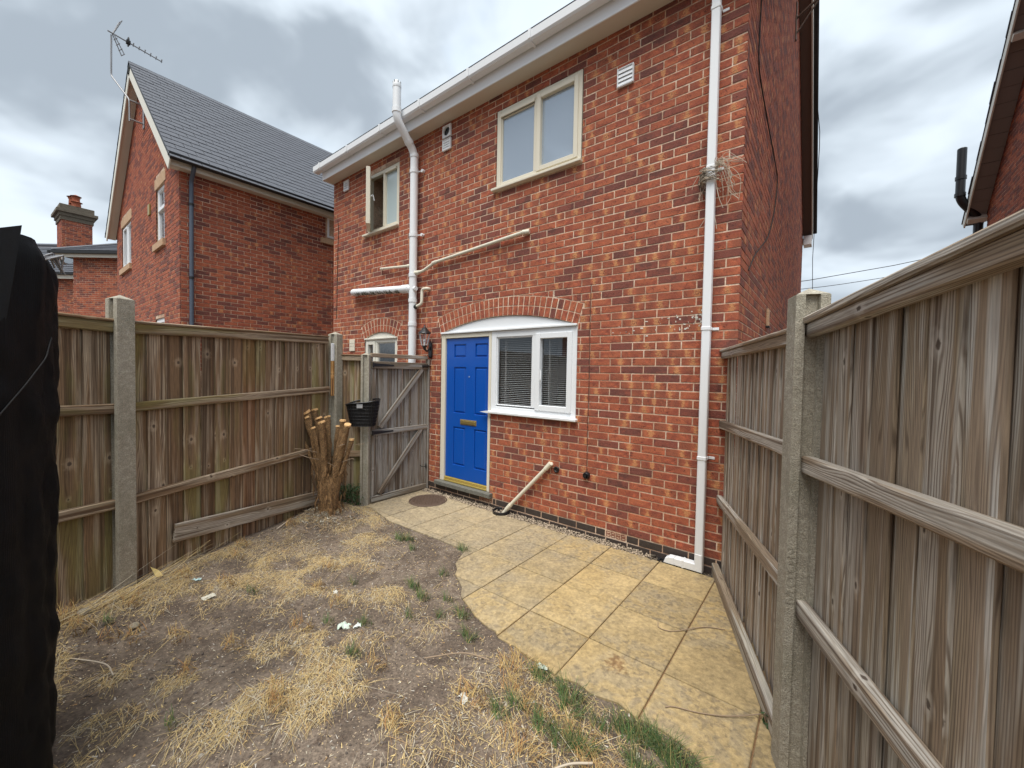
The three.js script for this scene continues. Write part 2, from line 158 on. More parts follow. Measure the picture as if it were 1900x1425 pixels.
// wood: grain along axis; col picks a board of the sheet
function wood(g, axis, col, along = 0) { const p = g.attributes.position, n = g.attributes.normal, uv = g.attributes.uv, bb = (g.computeBoundingBox(), g.boundingBox), c = bb.getCenter(V()), A = 'xyz'.indexOf(axis); for (let i = 0; i < p.count; i++) { const q = [p.getX(i) - c.x, p.getY(i) - c.y, p.getZ(i) - c.z], nn = [Math.abs(n.getX(i)), Math.abs(n.getY(i)), Math.abs(n.getZ(i))]; const o = [0, 1, 2].filter((k) => k != A), lat = nn[o[0]] > nn[o[1]] ? q[o[1]] : q[o[0]]; uv.setXY(i, (col + 0.5) * 0.125 + cl(lat, -0.06, 0.06), (nn[A] > 0.9 ? q[o[0]] * 0.1 : q[A]) * 0.5 + along); } return g; }
function tube(pts, r, seg = 8, tension = 0, n) { const c = new THREE.CatmullRomCurve3(pts.map((p) => V(...p)), false, 'catmullrom', tension); return new THREE.TubeGeometry(c, n ?? pts.length * 4, r, seg, false); }
// pipe with caps along straight runs and rounded bends
function pipe(pts, r, bend = r * 1.6, seg = 14) { const path = new THREE.CurvePath(), P = pts.map((p) => V(...p)); let cur = P[0]; for (let i = 1; i < P.length; i++) { if (i < P.length - 1) { const a = P[i].clone().add(P[i - 1].clone().sub(P[i]).setLength(Math.min(bend, P[i].distanceTo(P[i - 1]) * 0.45))), b = P[i].clone().add(P[i + 1].clone().sub(P[i]).setLength(Math.min(bend, P[i].distanceTo(P[i + 1]) * 0.45))); path.add(new THREE.LineCurve3(cur, a)); path.add(new THREE.QuadraticBezierCurve3(a, P[i], b)); cur = b; } else path.add(new THREE.LineCurve3(cur, P[i])); } const gs = []; for (const c of path.curves) gs.push(new THREE.TubeGeometry(c, c.isLineCurve3 ? 1 : 8, r, seg, false)); for (const [a, b] of [[P[0], P[1]], [P.at(-1), P.at(-2)]]) { const d = new THREE.CircleGeometry(r, seg); d.lookAt(a.clone().sub(b)); d.translate(a.x, a.y, a.z); gs.push(d); } return mg(gs); }
function cylBetween(a, b, r0, r1 = r0, seg = 12) { const A = V(...a), B = V(...b), g = new THREE.CylinderGeometry(r1, r0, A.distanceTo(B), seg); g.applyQuaternion(new THREE.Quaternion().setFromUnitVectors(V(0, 1, 0), B.clone().sub(A).normalize())); const m = A.add(B).multiplyScalar(0.5); return g.translate(m.x, m.y, m.z); }
const ext = (pts, d, z = 0, bev = 0) => { const s = pts instanceof THREE.Shape ? pts : new THREE.Shape(pts.map((p) => new THREE.Vector2(...p))); const g = new THREE.ExtrudeGeometry(s, { depth: d - 2 * bev, bevelEnabled: bev > 0, bevelSize: bev, bevelThickness: bev, bevelOffset: -bev, bevelSegments: 1, curveSegments: 24 }); return boxUV(g.translate(0, 0, z + bev)); };
const rectShape = (x0, x1, y0, y1) => new THREE.Shape([[x0, y0], [x1, y0], [x1, y1], [x0, y1]].map((p) => new THREE.Vector2(...p)));
// ring of four bars round an opening, one mesh
const ring = (x0, x1, y0, y1, t, z0, z1, b = t) => [cbx(x0, x0 + t, y0, y1, z0, z1), cbx(x1 - t, x1, y0, y1, z0, z1), cbx(x0 + t, x1 - t, y1 - t, y1, z0 + 0.002, z1 - 0.002), cbx(x0 + t, x1 - t, y0, y0 + b, z0 + 0.002, z1 - 0.002)];

// ---------- bricks ----------
// one brick: front face, chamfer and sides, uv of face id
function brickGeo(w, h, id, half, dep = 0.02, c = 0.0028) {
  const pos = [], uv = [], x = w / 2, y = h / 2, U0 = (id % 8) / 8, V0 = Math.floor(id / 8) / 12, uw = (half ? Math.min(1, w / 0.215) : 1) / 8 * 0.985, us = U0 + 0.001 + (half ? (1 / 8 - uw) * 0.8 : 0), P = (a, b, d) => [a, b, d];
  const put = (...q) => { for (const i of [0, 1, 2, 0, 2, 3]) { const p = q[i]; pos.push(...p); uv.push(us + uw * cl(p[0] / w + 0.5), V0 + 0.0015 + (1 / 12 - 0.003) * cl(p[1] / h + 0.5)); } };
  put(P(-x + c, -y + c, 0), P(x - c, -y + c, 0), P(x - c, y - c, 0), P(-x + c, y - c, 0));
  const o = [[-x, -y], [x, -y], [x, y], [-x, y]], n = [[-x + c, -y + c], [x - c, -y + c], [x - c, y - c], [-x + c, y - c]];
  for (let i = 0; i < 4; i++) { const j = (i + 1) % 4; put(P(...o[i], -c), P(...o[j], -c), P(...n[j], 0), P(...n[i], 0)); put(P(...o[i], -dep), P(...o[j], -dep), P(...o[j], -c), P(...o[i], -c)); }
  return raw(pos, uv);
}
const bCache = new Map();
const brickShared = (w, id) => { const half = w < 0.2, k = id + (half ? 'h' : ''); if (!bCache.has(k)) bCache.set(k, brickGeo(half ? 0.1025 : 0.215, 0.065, id, half)); return bCache.get(k); };
const pickId = (mix) => { const t = R(); return t < mix[0] ? Math.floor(R() * 40) : t < mix[0] + mix[1] ? 40 + Math.floor(R() * 28) : 68 + Math.floor(R() * 28); };
// bricks of a wall in its own plane (x along, y up); free(x0,x1,y0,y1) gives the free x spans of a course, or null for the whole run
function layBricks({ x0, x1, y0, courses, shift = 0, free, mix, minY = -9, blue = 0 }) {
  const list = [];
  for (let c = 0; c < courses; c++) {
    const yc = y0 + (c + 0.5) * 0.075; if (yc < minY) continue;
    const spans = free ? free(yc - 0.0325, yc + 0.0325) : [[x0, x1]];
    let b = x1 + 0.005 - ((c & 1) ^ shift ? 0 : 0.1125); const edges = [x1 + 0.005]; while (b > x0 - 0.3) { if (b < x1 - 0.01) edges.push(b); b -= 0.225; }
    for (let i = 0; i + 1 < edges.length; i++) for (const [s, e] of spans) {
      const a = Math.max(edges[i + 1] + 0.005, s), d = Math.min(edges[i] - 0.005, e); if (d - a < 0.018) continue;
      list.push({ x: (a + d) / 2, y: yc, w: d - a, h: 0.065, id: pickId(mix), blue: c < blue });
    }
  }
  return list;
}
// place a wall's bricks: 'budget' of them as parts, the rest one mesh; at = group that carries the wall's plane
const camP = camera.position, frus = new THREE.Frustum(); camera.updateMatrixWorld(true); camera.updateProjectionMatrix(); frus.setFromProjectionMatrix(new THREE.Matrix4().multiplyMatrices(camera.projectionMatrix, camera.matrixWorldInverse));
function scoreBricks(list, frame, seen) { const q = V(), n = V().setFromMatrixColumn(frame, 2); for (const b of list) { q.set(b.x, b.y, 0).applyMatrix4(frame); const d = camP.clone().sub(q), l = d.length(); b.score = frus.containsPoint(q) && (!seen || seen(q)) && (Math.abs(b.w - 0.215) < 0.002 || Math.abs(b.w - 0.1025) < 0.002) && !b.blue ? b.w * Math.max(0, d.dot(n) / l) / (l * l) : 0; } }
function setBricks(list, at, mat = M.brick) {
  const pos = [], nor = [], uv = [], bp = [];
  for (const b of list) {
    const z = (R() - 0.5) * 0.0018, tx = (R() - 0.5) * 0.01, ty = (R() - 0.5) * 0.006;
    if (b.own) { const m = new THREE.Mesh(brickShared(b.w, b.id), mat); m.name = 'brick'; m.position.set(b.x, b.y + (R() - 0.5) * 0.003, z); m.rotation.set(tx, ty, (R() - 0.5) * 0.01); m.castShadow = m.receiveShadow = true; at.add(m); continue; }
    const half = b.w < 0.2, g = Math.abs(b.w - (half ? 0.1025 : 0.215)) < 0.002 ? brickShared(b.w, b.id) : brickGeo(b.w, b.h, b.id, half), p = g.attributes.position, n = g.attributes.normal, t = g.attributes.uv;
    const tgt = b.blue ? bp : pos, jy = (R() - 0.5) * 0.003, tz = (R() - 0.5) * 0.01; for (let i = 0; i < p.count; i++) { tgt.push(p.getX(i) + b.x, p.getY(i) + b.y + jy + p.getX(i) * tz, p.getZ(i) + z + p.getY(i) * tx - p.getX(i) * ty); if (!b.blue) { nor.push(n.getX(i), n.getY(i), n.getZ(i)); uv.push(t.getX(i), t.getY(i)); } }
  }
  if (pos.length) { const g = new THREE.BufferGeometry(); g.setAttribute('position', new THREE.Float32BufferAttribute(pos, 3)); g.setAttribute('normal', new THREE.Float32BufferAttribute(nor, 3)); g.setAttribute('uv', new THREE.Float32BufferAttribute(uv, 2)); part('bricks', g, mat, at, 'stuff'); }
  if (bp.length) part('blue_bricks', boxUV(raw(bp)), M.blueBrick, at, 'stuff');
}
function best(lists, n) { const all = lists.flat().filter((b) => b.score > 0).sort((a, b) => b.score - a.score).slice(0, n); for (const b of all) b.own = true; }
// window: frame, sashes with panes, sill; x,y in wall plane, z = face of frame
function makeWindow(parent, name, label, x0, x1, y0, y1, z, o) {
  const w = new THREE.Group(); w.name = name; if (label) w.userData.label = label; parent.add(w);
  const t = o.t ?? 0.055, fm = o.mat, xs = [x0, ...(o.mull ?? []), x1], g = ring(x0, x1, y0, y1, t, z - 0.07, z, o.bottom ?? t);
  for (const m of o.mull ?? []) g.push(cbx(m - t / 2, m + t / 2, y0 + t, y1 - t, z - 0.068, z - 0.003));
  part('frame', g, fm, w);
  for (let i = 0; i + 1 < xs.length; i++) {
    const a = xs[i] + (i ? t / 2 : t), b = xs[i + 1] - (i + 2 < xs.length ? t / 2 : t), so = (o.sash ?? []).includes(i), st = so ? o.st ?? 0.05 : 0.014; if ((o.skip ?? []).includes(i)) continue;
    const top = y1 - t - (i == o.dropTop ? 0.03 : 0);
    part(so ? 'sash' : 'glazing_bead', so ? ring(a - 0.02, b + 0.02, y0 + t - 0.02, top + 0.02, st, z - 0.05, z + 0.014) : ring(a, b, y0 + t, top, st, z - 0.05, z - 0.012), so ? o.sashMat ?? fm : fm, w);
    const e = so ? st - 0.02 : st; part('pane', new THREE.PlaneGeometry(b - a - 2 * e, top - y0 - t - 2 * e).translate((a + b) / 2, (y0 + t + top) / 2, z - 0.03), o.glass ?? M.glass, w);
  }
  if (o.sill) part('sill', [cbx(x0 - o.sill[0], x1 + o.sill[1], y0 - 0.028, y0 + 0.004, z - 0.06, z + o.sill[2], 0.006)], o.sillMat ?? fm, w);
  return w;
}
// ================= main house =================
const HL = -6.55, HD = 8.55, EAVE = 5.06, ARCH = [{ cx: -2.5575, hw: 1.0625, sp: 2.2, rise: 0.165, n: 29 }, { cx: -5.065, hw: 0.445, sp: 2.19, rise: 0.1, n: 12 }];
for (const a of ARCH) { a.R = (a.hw * a.hw + a.rise * a.rise) / (2 * a.rise); a.cy = a.sp + a.rise - a.R; a.th = Math.asin(a.hw / a.R); a.Ro = a.R + 0.222; a.ex = a.Ro * Math.sin(a.th); a.ey = a.cy + a.Ro * Math.cos(a.th); a.top = a.cy + a.Ro; }
const house = thing('brick_house', 'two-storey red brick house with blue front door and white eaves gutter', 'house');
const holeRects = [[-2.665, -1.49, 3.88, 4.845], [-5.45, -4.605, 3.88, 4.85]];
function arcPts(a, r, n = 20, y0) { const p = []; for (let i = 0; i <= n; i++) { const t = a.th - 2 * a.th * i / n; p.push([a.cx + r * Math.sin(t), a.cy + r * Math.cos(t)]); } return p; }
{
  const sh = rectShape(HL + 0.005, -0.005, -0.4, EAVE);
  const hole = (pts) => sh.holes.push(new THREE.Path(pts.map((p) => new THREE.Vector2(...p))));
  for (const [a, b, c, d] of holeRects) hole([[a, c], [b, c], [b, d], [a, d]]);
  hole([[-3.62, 0.115], [-2.69, 0.115], [-2.69, 1.17], [-1.495, 1.17], ...arcPts(ARCH[0], ARCH[0].R)]);
  hole([[-5.51, 1.18], [-4.62, 1.18], ...arcPts(ARCH[1], ARCH[1].R)]);
  house.userData.front = part('front_wall', ext(sh, 0.28, -0.2832), M.mortar, house);
}
const fw = house.userData.front; delete house.userData.front;
const extras = [];
function frontFree(ya, yb) {
  let sp = [[HL, 0]]; const yc = (ya + yb) / 2;
  const cut = (a, b) => { sp = sp.flatMap(([s, e]) => (b <= s || a >= e ? [[s, e]] : [[s, a], [b, e]].filter(([p, q]) => q - p > 0.01))); };
  for (const [a, b, c, d] of holeRects) if (yb > c && ya < d) cut(a, b);
  if (yc > 0.115 && yc < 2.2) cut(-3.62, yc < 1.17 ? -2.69 : -1.495);
  if (yc > 1.18 && yc < 2.19) cut(-5.51, -4.62);
  if (Math.abs(yc - 0.0775) < 0.01) { cut(-1.13, -0.9); cut(-2.86, -2.63); }
  for (const a of ARCH) if (yb > a.sp && ya < a.top) {
    if (yb < a.ey + 0.02) { const k = a.hw + (a.ex - a.hw) * cl((yc - a.sp) / (a.ey - a.sp)) + 0.008; cut(a.cx - k, a.cx + k); }
    else { const xr = Math.min(a.ex + 0.008, Math.sqrt(Math.max(0, (a.Ro + 0.008) ** 2 - (ya - a.cy) ** 2))), xi = Math.sqrt(Math.max(0, (a.Ro + 0.008) ** 2 - (yb - a.cy) ** 2)); cut(a.cx - xr, a.cx + xr);
      for (const s of [-1, 1]) { let p = xi; while (p < xr - 0.02) { const e = Math.min(xr, p + 0.2), pts = []; for (let i = 0; i <= 5; i++) { const dx = p + (e - p) * i / 5; pts.push([a.cx + s * dx, Math.max(ya, a.cy + Math.sqrt((a.Ro + 0.008) ** 2 - dx * dx))]); } pts.push([a.cx + s * e, yb], [a.cx + s * p, yb]); extras.push(pts.filter((q) => q[1] <= yb + 1e-6)); p = e + 0.01; } } }
  }
  return sp;
}
const MIXF = [0.46, 0.34, 0.2], MIXB = [0.62, 0.08, 0.3];
const frontBricks = layBricks({ x0: HL, x1: 0, y0: -0.11, courses: 69, free: frontFree, mix: MIXF, blue: 3 });
scoreBricks(frontBricks, new THREE.Matrix4());
const sideWall = (() => { const s = new THREE.Shape([[0.28, -0.4], [HD, -0.4], [HD, EAVE + 0.28], [HD / 2, EAVE + 0.28 + HD * 0.4], [0.28, EAVE + 0.28 + 0.28 * 0.8]].map((p) => new THREE.Vector2(...p))); const m = part('side_wall', ext(s, 0.275, -0.2782), M.mortar, house); m.rotation.y = Math.PI / 2; return m; })();
sideWall.updateMatrix();
const sideBricks = layBricks({ x0: 0, x1: HD, y0: -0.11, courses: 110, shift: 1, mix: [0.5, 0.22, 0.28], minY: 1.2, blue: 3, free: (a, b) => { const k = Math.max(0, b - EAVE - 0.28) / 0.8; return HD - 2 * k < 0.2 ? [] : [[Math.max(0.024, k), HD - k]]; } });
scoreBricks(sideBricks, sideWall.matrix, (q) => q.y > 2.1);
best([frontBricks, sideBricks], 214);
setBricks(frontBricks, fw); setBricks(sideBricks, sideWall);
{ const g = []; for (const p of extras) if (p.length > 2) { const e = ext(p, 0.02, -0.0205), uv = e.attributes.uv, id = Math.floor(R() * 40), c = p[0]; for (let i = 0; i < uv.count; i++) uv.setXY(i, (id % 8) / 8 + cl((uv.getX(i) - c[0]) / 0.215 * 0.5 + 0.5, 0.05, 0.95) / 8, Math.floor(id / 8) / 12 + cl((uv.getY(i) - c[1]) / 0.065 * 0.5 + 0.5, 0.05, 0.95) / 12); g.push(e); } part('cut_bricks', g, M.brick, fw, 'stuff'); }
for (const a of ARCH) for (let i = 0; i < a.n; i++) for (const k of [0, 1]) {
  const n = a.n, t = -a.th + 2 * a.th * (i + 0.5) / n, r = a.R + 0.003 + 0.0515 + k * 0.1125, m = new THREE.Mesh(brickShared(0.1025, R() < 0.86 ? Math.floor(R() * 40) : 68 + Math.floor(R() * 28)), M.brick);
  m.name = 'brick'; m.position.set(a.cx + r * Math.sin(t), a.cy + r * Math.cos(t), rr(-0.001, 0.0015)); m.rotation.z = Math.PI / 2 - t; m.castShadow = m.receiveShadow = true; fw.add(m);
}
part('left_wall', bx(HL + 0.005, HL + 0.285, -0.4, EAVE, -HD, -0.285), M.mortar, house);
part('rear_wall', bx(HL + 0.285, -0.28, -0.4, EAVE, -HD, -HD + 0.28), M.mortar, house);
part('ground_floor', bx(HL + 0.285, -0.28, 0.06, 0.11, -HD + 0.28, -0.285), M.carpet, house); part('upper_floor', bx(HL + 0.285, -0.28, 2.55, 2.8, -HD + 0.28, -0.285), M.room, house); part('loft_floor', bx(HL + 0.285, -0.28, 5.0, 5.04, -HD + 0.28, -0.285), M.plaster, house);
part('partition_wall', [bx(HL + 0.285, -0.28, 0.11, 2.55, -4.1, -4), bx(HL + 0.285, -0.28, 2.8, 5, -3.1, -3), bx(-4.25, -4.15, 2.8, 5, -3, -0.285), bx(-4.3, -4.2, 0.11, 2.55, -4, -0.285)], M.plaster, house);
// air bricks
for (const [x0, x1] of [[-1.125, -0.905], [-2.855, -2.635]]) { const g = [cbx(x0, x1, 0.045, 0.11, -0.02, -0.004)]; for (let i = 0; i < 4; i++) for (let j = 0; j < 2; j++) { const a = x0 + 0.008 + i * (x1 - x0 - 0.01) / 4, b = 0.05 + j * 0.029; g.push(...ring(a, a + (x1 - x0) / 4 - 0.01, b, b + 0.025, 0.006, -0.006, 0.001)); } part('air_brick', g, M.terracotta, house); }
// roof: two slopes of tiled rows, verges, barge boards
{
  const sl = Math.atan(0.8), ridge = EAVE + HD * 0.4 + 0.415, L = Math.hypot(HD / 2 + 0.235, (HD / 2 + 0.235) * 0.8);
  for (const s of [1, -1]) {
    const g = new THREE.Group(); g.name = 'roof'; g.position.set(0, ridge, -HD / 2); g.rotation.set(s > 0 ? sl : -sl, 0, 0); house.add(g);
    const z = (a, b) => (s > 0 ? [a, b] : [-b, -a]);
    part('roof_deck', bx(HL - 0.02, 0.22, -0.04, 0, ...z(0, L - 0.05)), M.dark, g);
    const rows = []; for (let i = 0; i < 17; i++) { const q = bx(HL - 0.03, 0.2, 0.004, 0.034, ...z(i * L / 17, (i + 1) * L / 17 + 0.03)); q.rotateX(s * 0.035); rows.push(q.translate(0, i * 0.0 + 0.02 + (s > 0 ? 1 : 1) * i * L / 17 * 0.035, 0)); } part('tile_rows', rows, M.slate, g, 'stuff');
    for (let i = 0; i < 17; i++) { const a = i * L / 17; part('verge_tile', cbx(0.2, 0.27, -0.035, 0.055, ...z(a + 0.004, a + L / 17 + 0.012), 0.01).rotateX(s * 0.02).translate(0, 0.02 + a * 0.02, 0), M.dark, g); }
    part('barge_board', cbx(0.17, 0.195, -0.26, -0.036, ...z(-0.02, L - 0.02)), M.offWhite, g);
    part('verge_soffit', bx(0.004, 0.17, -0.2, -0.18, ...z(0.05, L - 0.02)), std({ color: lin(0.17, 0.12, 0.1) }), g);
  }
  part('ridge_tile', [cylBetween([HL, ridge + 0.02, -HD / 2], [0.27, ridge + 0.02, -HD / 2], 0.11)], M.slate, house);
  part('fascia', [cbx(HL - 0.02, 0.18, 5.02, 5.19, 0.19, 0.205), cbx(HL - 0.02, -0.0 + HL, 5.02, 5.19, 0.0, 0.19)], M.white, house);
  part('fascia', [cbx(HL - 0.02, 0.18, 5.02, 5.19, -HD - 0.21, -HD - 0.19), cbx(0.02, 0.18, 4.94, 5.16, -HD - 0.19, -HD + 0.12)], M.white, house);
  part('soffit', bx(HL - 0.018, 0.17, 5.03, 5.042, 0.002, 0.19), M.soffit, house); part('soffit', bx(HL, 0.17, 5.03, 5.042, -HD - 0.19, -HD), M.soffit, house);
  // square-line gutter: open channel
  const gp = [[0.206, 5.25], [0.206, 5.165], [0.22, 5.15], [0.3, 5.15], [0.315, 5.17], [0.318, 5.25], [0.312, 5.25], [0.309, 5.172], [0.298, 5.157], [0.222, 5.157], [0.213, 5.168], [0.213, 5.25]];
  const gut = part('gutter', [ext(gp, 6.92, 0).rotateY(-Math.PI / 2).translate(0.24, 0, 0), cbx(HL - 0.135, HL - 0.126, 5.152, 5.25, 0.208, 0.316)], M.white, house);
  for (let i = 0; i < 8; i++) { const x = -6.45 + i * 0.9; part('bracket', ext([[0.2, 5.14], [0.3, 5.14], [0.325, 5.165], [0.325, 5.262], [0.3, 5.262], [0.3, 5.255], [0.319, 5.255], [0.319, 5.168], [0.298, 5.147], [0.2, 5.147]], 0.03, 0).rotateY(-Math.PI / 2).translate(x, 0, 0), M.white, gut); }
  0 && part('front_tile_edge', Array.from({ length: 30 }, (_, i) => cbx(HL + i * 0.224, HL + i * 0.224 + 0.218, 5.262, 5.284, 0.06, 0.27, 0.006).rotateX(0.0)), M.slate, house, 'stuff');
}
// windows and door
const zF = -0.02;
{
  const w = makeWindow(house, 'window', 'cream two-light bedroom window under the eaves', -2.655, -1.5, 3.905, 4.835, zF + 0.025, { mat: M.cream, mull: [-2.075], sash: [1], t: 0.06, sill: [0.05, 0.02, 0.05], dropTop: 0, glass: M.skyTintGlass });
  part('trickle_vent', cbx(-2.6, -2.1, 4.74, 4.78, 0.0, 0.018), M.cream, w); part('handle', [tube([[-2.0, 4.32, -0.06], [-1.97, 4.325, -0.07], [-1.84, 4.34, -0.07]], 0.008)], M.white, w);
  const w2 = makeWindow(house, 'window', 'narrow cream window with its casement open', -5.44, -4.61, 3.905, 4.845, zF + 0.02, { mat: M.cream, mull: [-5.0], skip: [0], t: 0.055, sill: [0.1, 0.01, 0.05], glass: M.frost });
  const sg = new THREE.Group(); sg.name = 'open_sash'; sg.position.set(-5.4, 0, 0.03); sg.rotation.y = -0.6; w2.add(sg);
  part('sash_frame', ring(0, 0.41, 3.94, 4.81, 0.055, -0.05, 0.012), M.cream, sg); part('pane', new THREE.PlaneGeometry(0.31, 0.77).translate(0.205, 4.375, -0.02), M.frost, sg); part('handle', [tube([[0.4, 4.36, -0.06], [0.42, 4.38, -0.09], [0.4, 4.3, -0.11]], 0.008)], M.white, sg);
  part('trickle_vent', cbx(-4.97, -4.67, 4.765, 4.8, 0.0, 0.016), M.cream, w2);
  const w3 = makeWindow(house, 'window', 'small arched-head kitchen window behind the fence', -5.5, -4.63, 1.2, 2.185, zF + 0.01, { mat: M.offWhite, mull: [-5.2], t: 0.06, sash: [0], sill: [0.02, 0.02, 0.05] });
  const w4 = makeWindow(house, 'window', 'white two-light window beside the blue door', -2.7, -1.5, 1.2, 2.185, zF + 0.012, { mat: M.white, mull: [-2.045], sash: [1], t: 0.075, st: 0.06, sill: [0.0, 0.03, 0.06], bottom: 0.06 });
  part('sill', ext([[-2.84, 1.182], [-2.7, 1.172], [-2.7, 1.203], [-2.76, 1.196]], 0.03, 0.012), M.white, w4); part('handle', [tube([[-1.945, 1.69, 0.0], [-1.94, 1.71, 0.02], [-1.935, 1.6, 0.03], [-1.94, 1.58, 0.02]], 0.009)], M.white, w4);
  // segment panels under the arches and the drip boards below them
  for (const [a, m] of [[ARCH[0], M.white], [ARCH[1], M.offWhite]]) { const p = arcPts(a, a.R - 0.006).map(([x, y]) => [x, Math.max(y, a.sp + 0.001)]); const g = new THREE.Group(); g.name = 'arch_panel'; house.add(g); part('board', ext([...p].reverse(), 0.04, -0.06), m, g); part('drip_board', cbx(a.cx - a.hw + 0.005, a.cx + a.hw - 0.005, a.sp - 0.012, a.sp + 0.012, -0.06, 0.018), m, g); }
  // door
  const d = new THREE.Group(); d.name = 'door'; d.userData.label = 'bright blue six-panel front door with brass letterbox'; house.add(d);
  part('frame', [cbx(-3.615, -3.538, 0.175, 2.186, -0.09, -0.004), cbx(-2.745, -2.703, 0.175, 2.186, -0.09, -0.006), cbx(-3.538, -2.745, 2.128, 2.184, -0.088, -0.006)], M.cream, d);
  const PN = [[-3.385, -3.165, 1.872, 2.042], [-2.995, -2.785, 1.872, 2.042], [-3.385, -3.165, 1.126, 1.737], [-2.995, -2.785, 1.126, 1.737], [-3.385, -3.165, 0.42, 0.932], [-2.995, -2.785, 0.42, 0.932]];
  const s = rectShape(-3.534, -2.749, 0.238, 2.124); for (const [a, b, c, e] of PN) s.holes.push(new THREE.Path([[a, c], [b, c], [b, e], [a, e]].map((q) => new THREE.Vector2(...q))));
  part('leaf', [ext(s, 0.016, -0.046, 0.004), bx(-3.53, -2.753, 0.242, 2.12, -0.075, -0.046)], M.blueDoor, d);
  for (const [a, b, c, e] of PN) part('panel', ext([[a + 0.012, c + 0.012], [b - 0.012, c + 0.012], [b - 0.012, e - 0.012], [a + 0.012, e - 0.012]], 0.03, -0.062, 0.0135).translate(0, 0, -0.0005), M.blueDoor, d);
  const lb = part('letterbox', [cbx(-3.25, -2.955, 0.975, 1.045, -0.034, -0.022, 0.004)], M.brass, d); part('flap', cbx(-3.235, -2.97, 0.988, 1.032, -0.024, -0.016, 0.004), M.brass, lb);
  part('peephole', [cylBetween([-3.095, 1.615, -0.035], [-3.095, 1.615, -0.024], 0.009)], M.silver, d);
  part('threshold', [cbx(-3.535, -2.748, 0.178, 0.2, -0.06, 0.0), cbx(-3.535, -2.748, 0.2, 0.236, -0.07, -0.02), cbx(-3.535, -2.748, 0.205, 0.212, -0.022, -0.012), cbx(-3.535, -2.748, 0.221, 0.227, -0.022, -0.014)], M.gold, d);
  part('door_sill', ext([[-3.66, 0.118], [-2.635, 0.118], [-2.635, 0.174], [-3.66, 0.174]], 0.12, -0.055, 0.006), M.sillStone, d);
}
for (const [x0, x1, side] of [[-2.66, -2.06, 'fixed pane beside the blue door'], [-2.02, -1.53, 'opening sash next to the brick jamb']]) {
  const b = thing('venetian_blind', 'grey venetian blind behind the ' + side, 'blind', [0, 0, 0], 0, 'blinds in the ground-floor window'); const sg = new THREE.BoxGeometry(x1 - x0 - 0.01, 0.0016, 0.025); sg.rotateX(0.22);
  for (let i = 0; i < 38; i++) { const m = part('slat', sg, M.blind, b); m.position.set((x0 + x1) / 2, 1.275 + i * 0.0228, -0.105); m.rotation.z = rr(-0.004, 0.004); }
  part('head_rail', bx(x0, x1, 2.135, 2.165, -0.125, -0.085), M.blind, b); part('bottom_rail', bx(x0, x1, 1.245, 1.258, -0.12, -0.09), M.blind, b);
  for (const x of [x0 + 0.12, x1 - 0.06]) part('ladder_cord', [bx(x, x + 0.004, 1.25, 2.14, -0.092, -0.0905), bx(x + 0.018, x + 0.02, 1.25, 2.14, -0.092, -0.0905)], M.blind, b);
}
// ================= things on the house wall =================
const WALL = 'pipes on the house wall';
{ // square downpipe
  const p = thing('downpipe', 'white square rainwater downpipe running down to a shoe by the fence', 'downpipe', [-0.228, 0, 0.062]);
  part('pipe', [cbx(-0.0325, 0.0325, 0.13, 5.14, -0.0325, 0.0325, 0.006)], M.white, p);
  for (const y of [4.72, 3.42, 2.08, 0.98]) { part('clip', [cbx(-0.037, 0.037, y - 0.018, y + 0.018, -0.037, 0.037, 0.006), cbx(0.036, 0.085, y - 0.012, y + 0.012, -0.062, -0.056), cbx(0.034, 0.04, y - 0.012, y + 0.012, -0.06, 0.0)], M.white, p); }
  const sh = part('shoe', [ext([[-0.032, 0.0], [0.032, 0.0], [0.032, 0.16], [-0.032, 0.16]], 0.072, -0.036, 0.008).translate(0.0, 0.0, 0), cbx(-0.2, -0.02, 0.0, 0.07, -0.034, 0.036, 0.008), cbx(-0.135, -0.115, -0.003, 0.073, -0.038, 0.04, 0.006)], M.white, p);
  part('spout', ext([[-0.29, 0.0], [-0.199, 0.0], [-0.199, 0.068], [-0.245, 0.066], [-0.275, 0.045]], 0.068, -0.033, 0.006), M.white, sh);
}
{ // soil stack
  const x = -4.14, z = 0.085, p = thing('soil_stack', 'white round soil stack with cranked vent rising past the gutter', 'soil pipe');
  part('pipe', pipe([[x, -0.1, z], [x, 4.78, z], [x, 5.12, 0.39], [x, 5.52, 0.39]], 0.055, 0.09, 20), M.white, p);
  for (const y of [2.35, 2.69, 3.05, 3.62, 4.52, 4.74]) part('collar', [new THREE.CylinderGeometry(0.0625, 0.0625, 0.05, 20).translate(x, y, z)], M.white, p);
  part('collar', [new THREE.CylinderGeometry(0.0625, 0.0625, 0.06, 20).translate(x, 5.22, 0.39)], M.white, p); part('collar', cylBetween([x, 4.87, 0.165], [x, 4.91, 0.2], 0.0625), M.white, p);
  for (const y of [4.52, 3.62]) part('clip', [cylBetween([x + 0.05, y, 0.05], [x + 0.12, y, 0.03], 0.008), cylBetween([x + 0.12, y, 0.045], [x + 0.12, y, 0.005], 0.022)], M.white, p);
  part('vent_cap', [new THREE.LatheGeometry([[0.05, 5.52], [0.058, 5.52], [0.058, 5.56], [0.05, 5.6], [0.03, 5.62], [0, 5.625]].map((q) => new THREE.Vector2(...q)), 16).translate(x, 0, 0.39)], M.white, p);
  for (let i = 0; i < 7; i++) { const a = i / 7 * 6.283 + 0.3; part('vent_slot', bx(-0.005, 0.005, 5.565, 5.6, 0.048, 0.056).rotateY(a).translate(x, 0, 0.39), M.dark, p); }
}
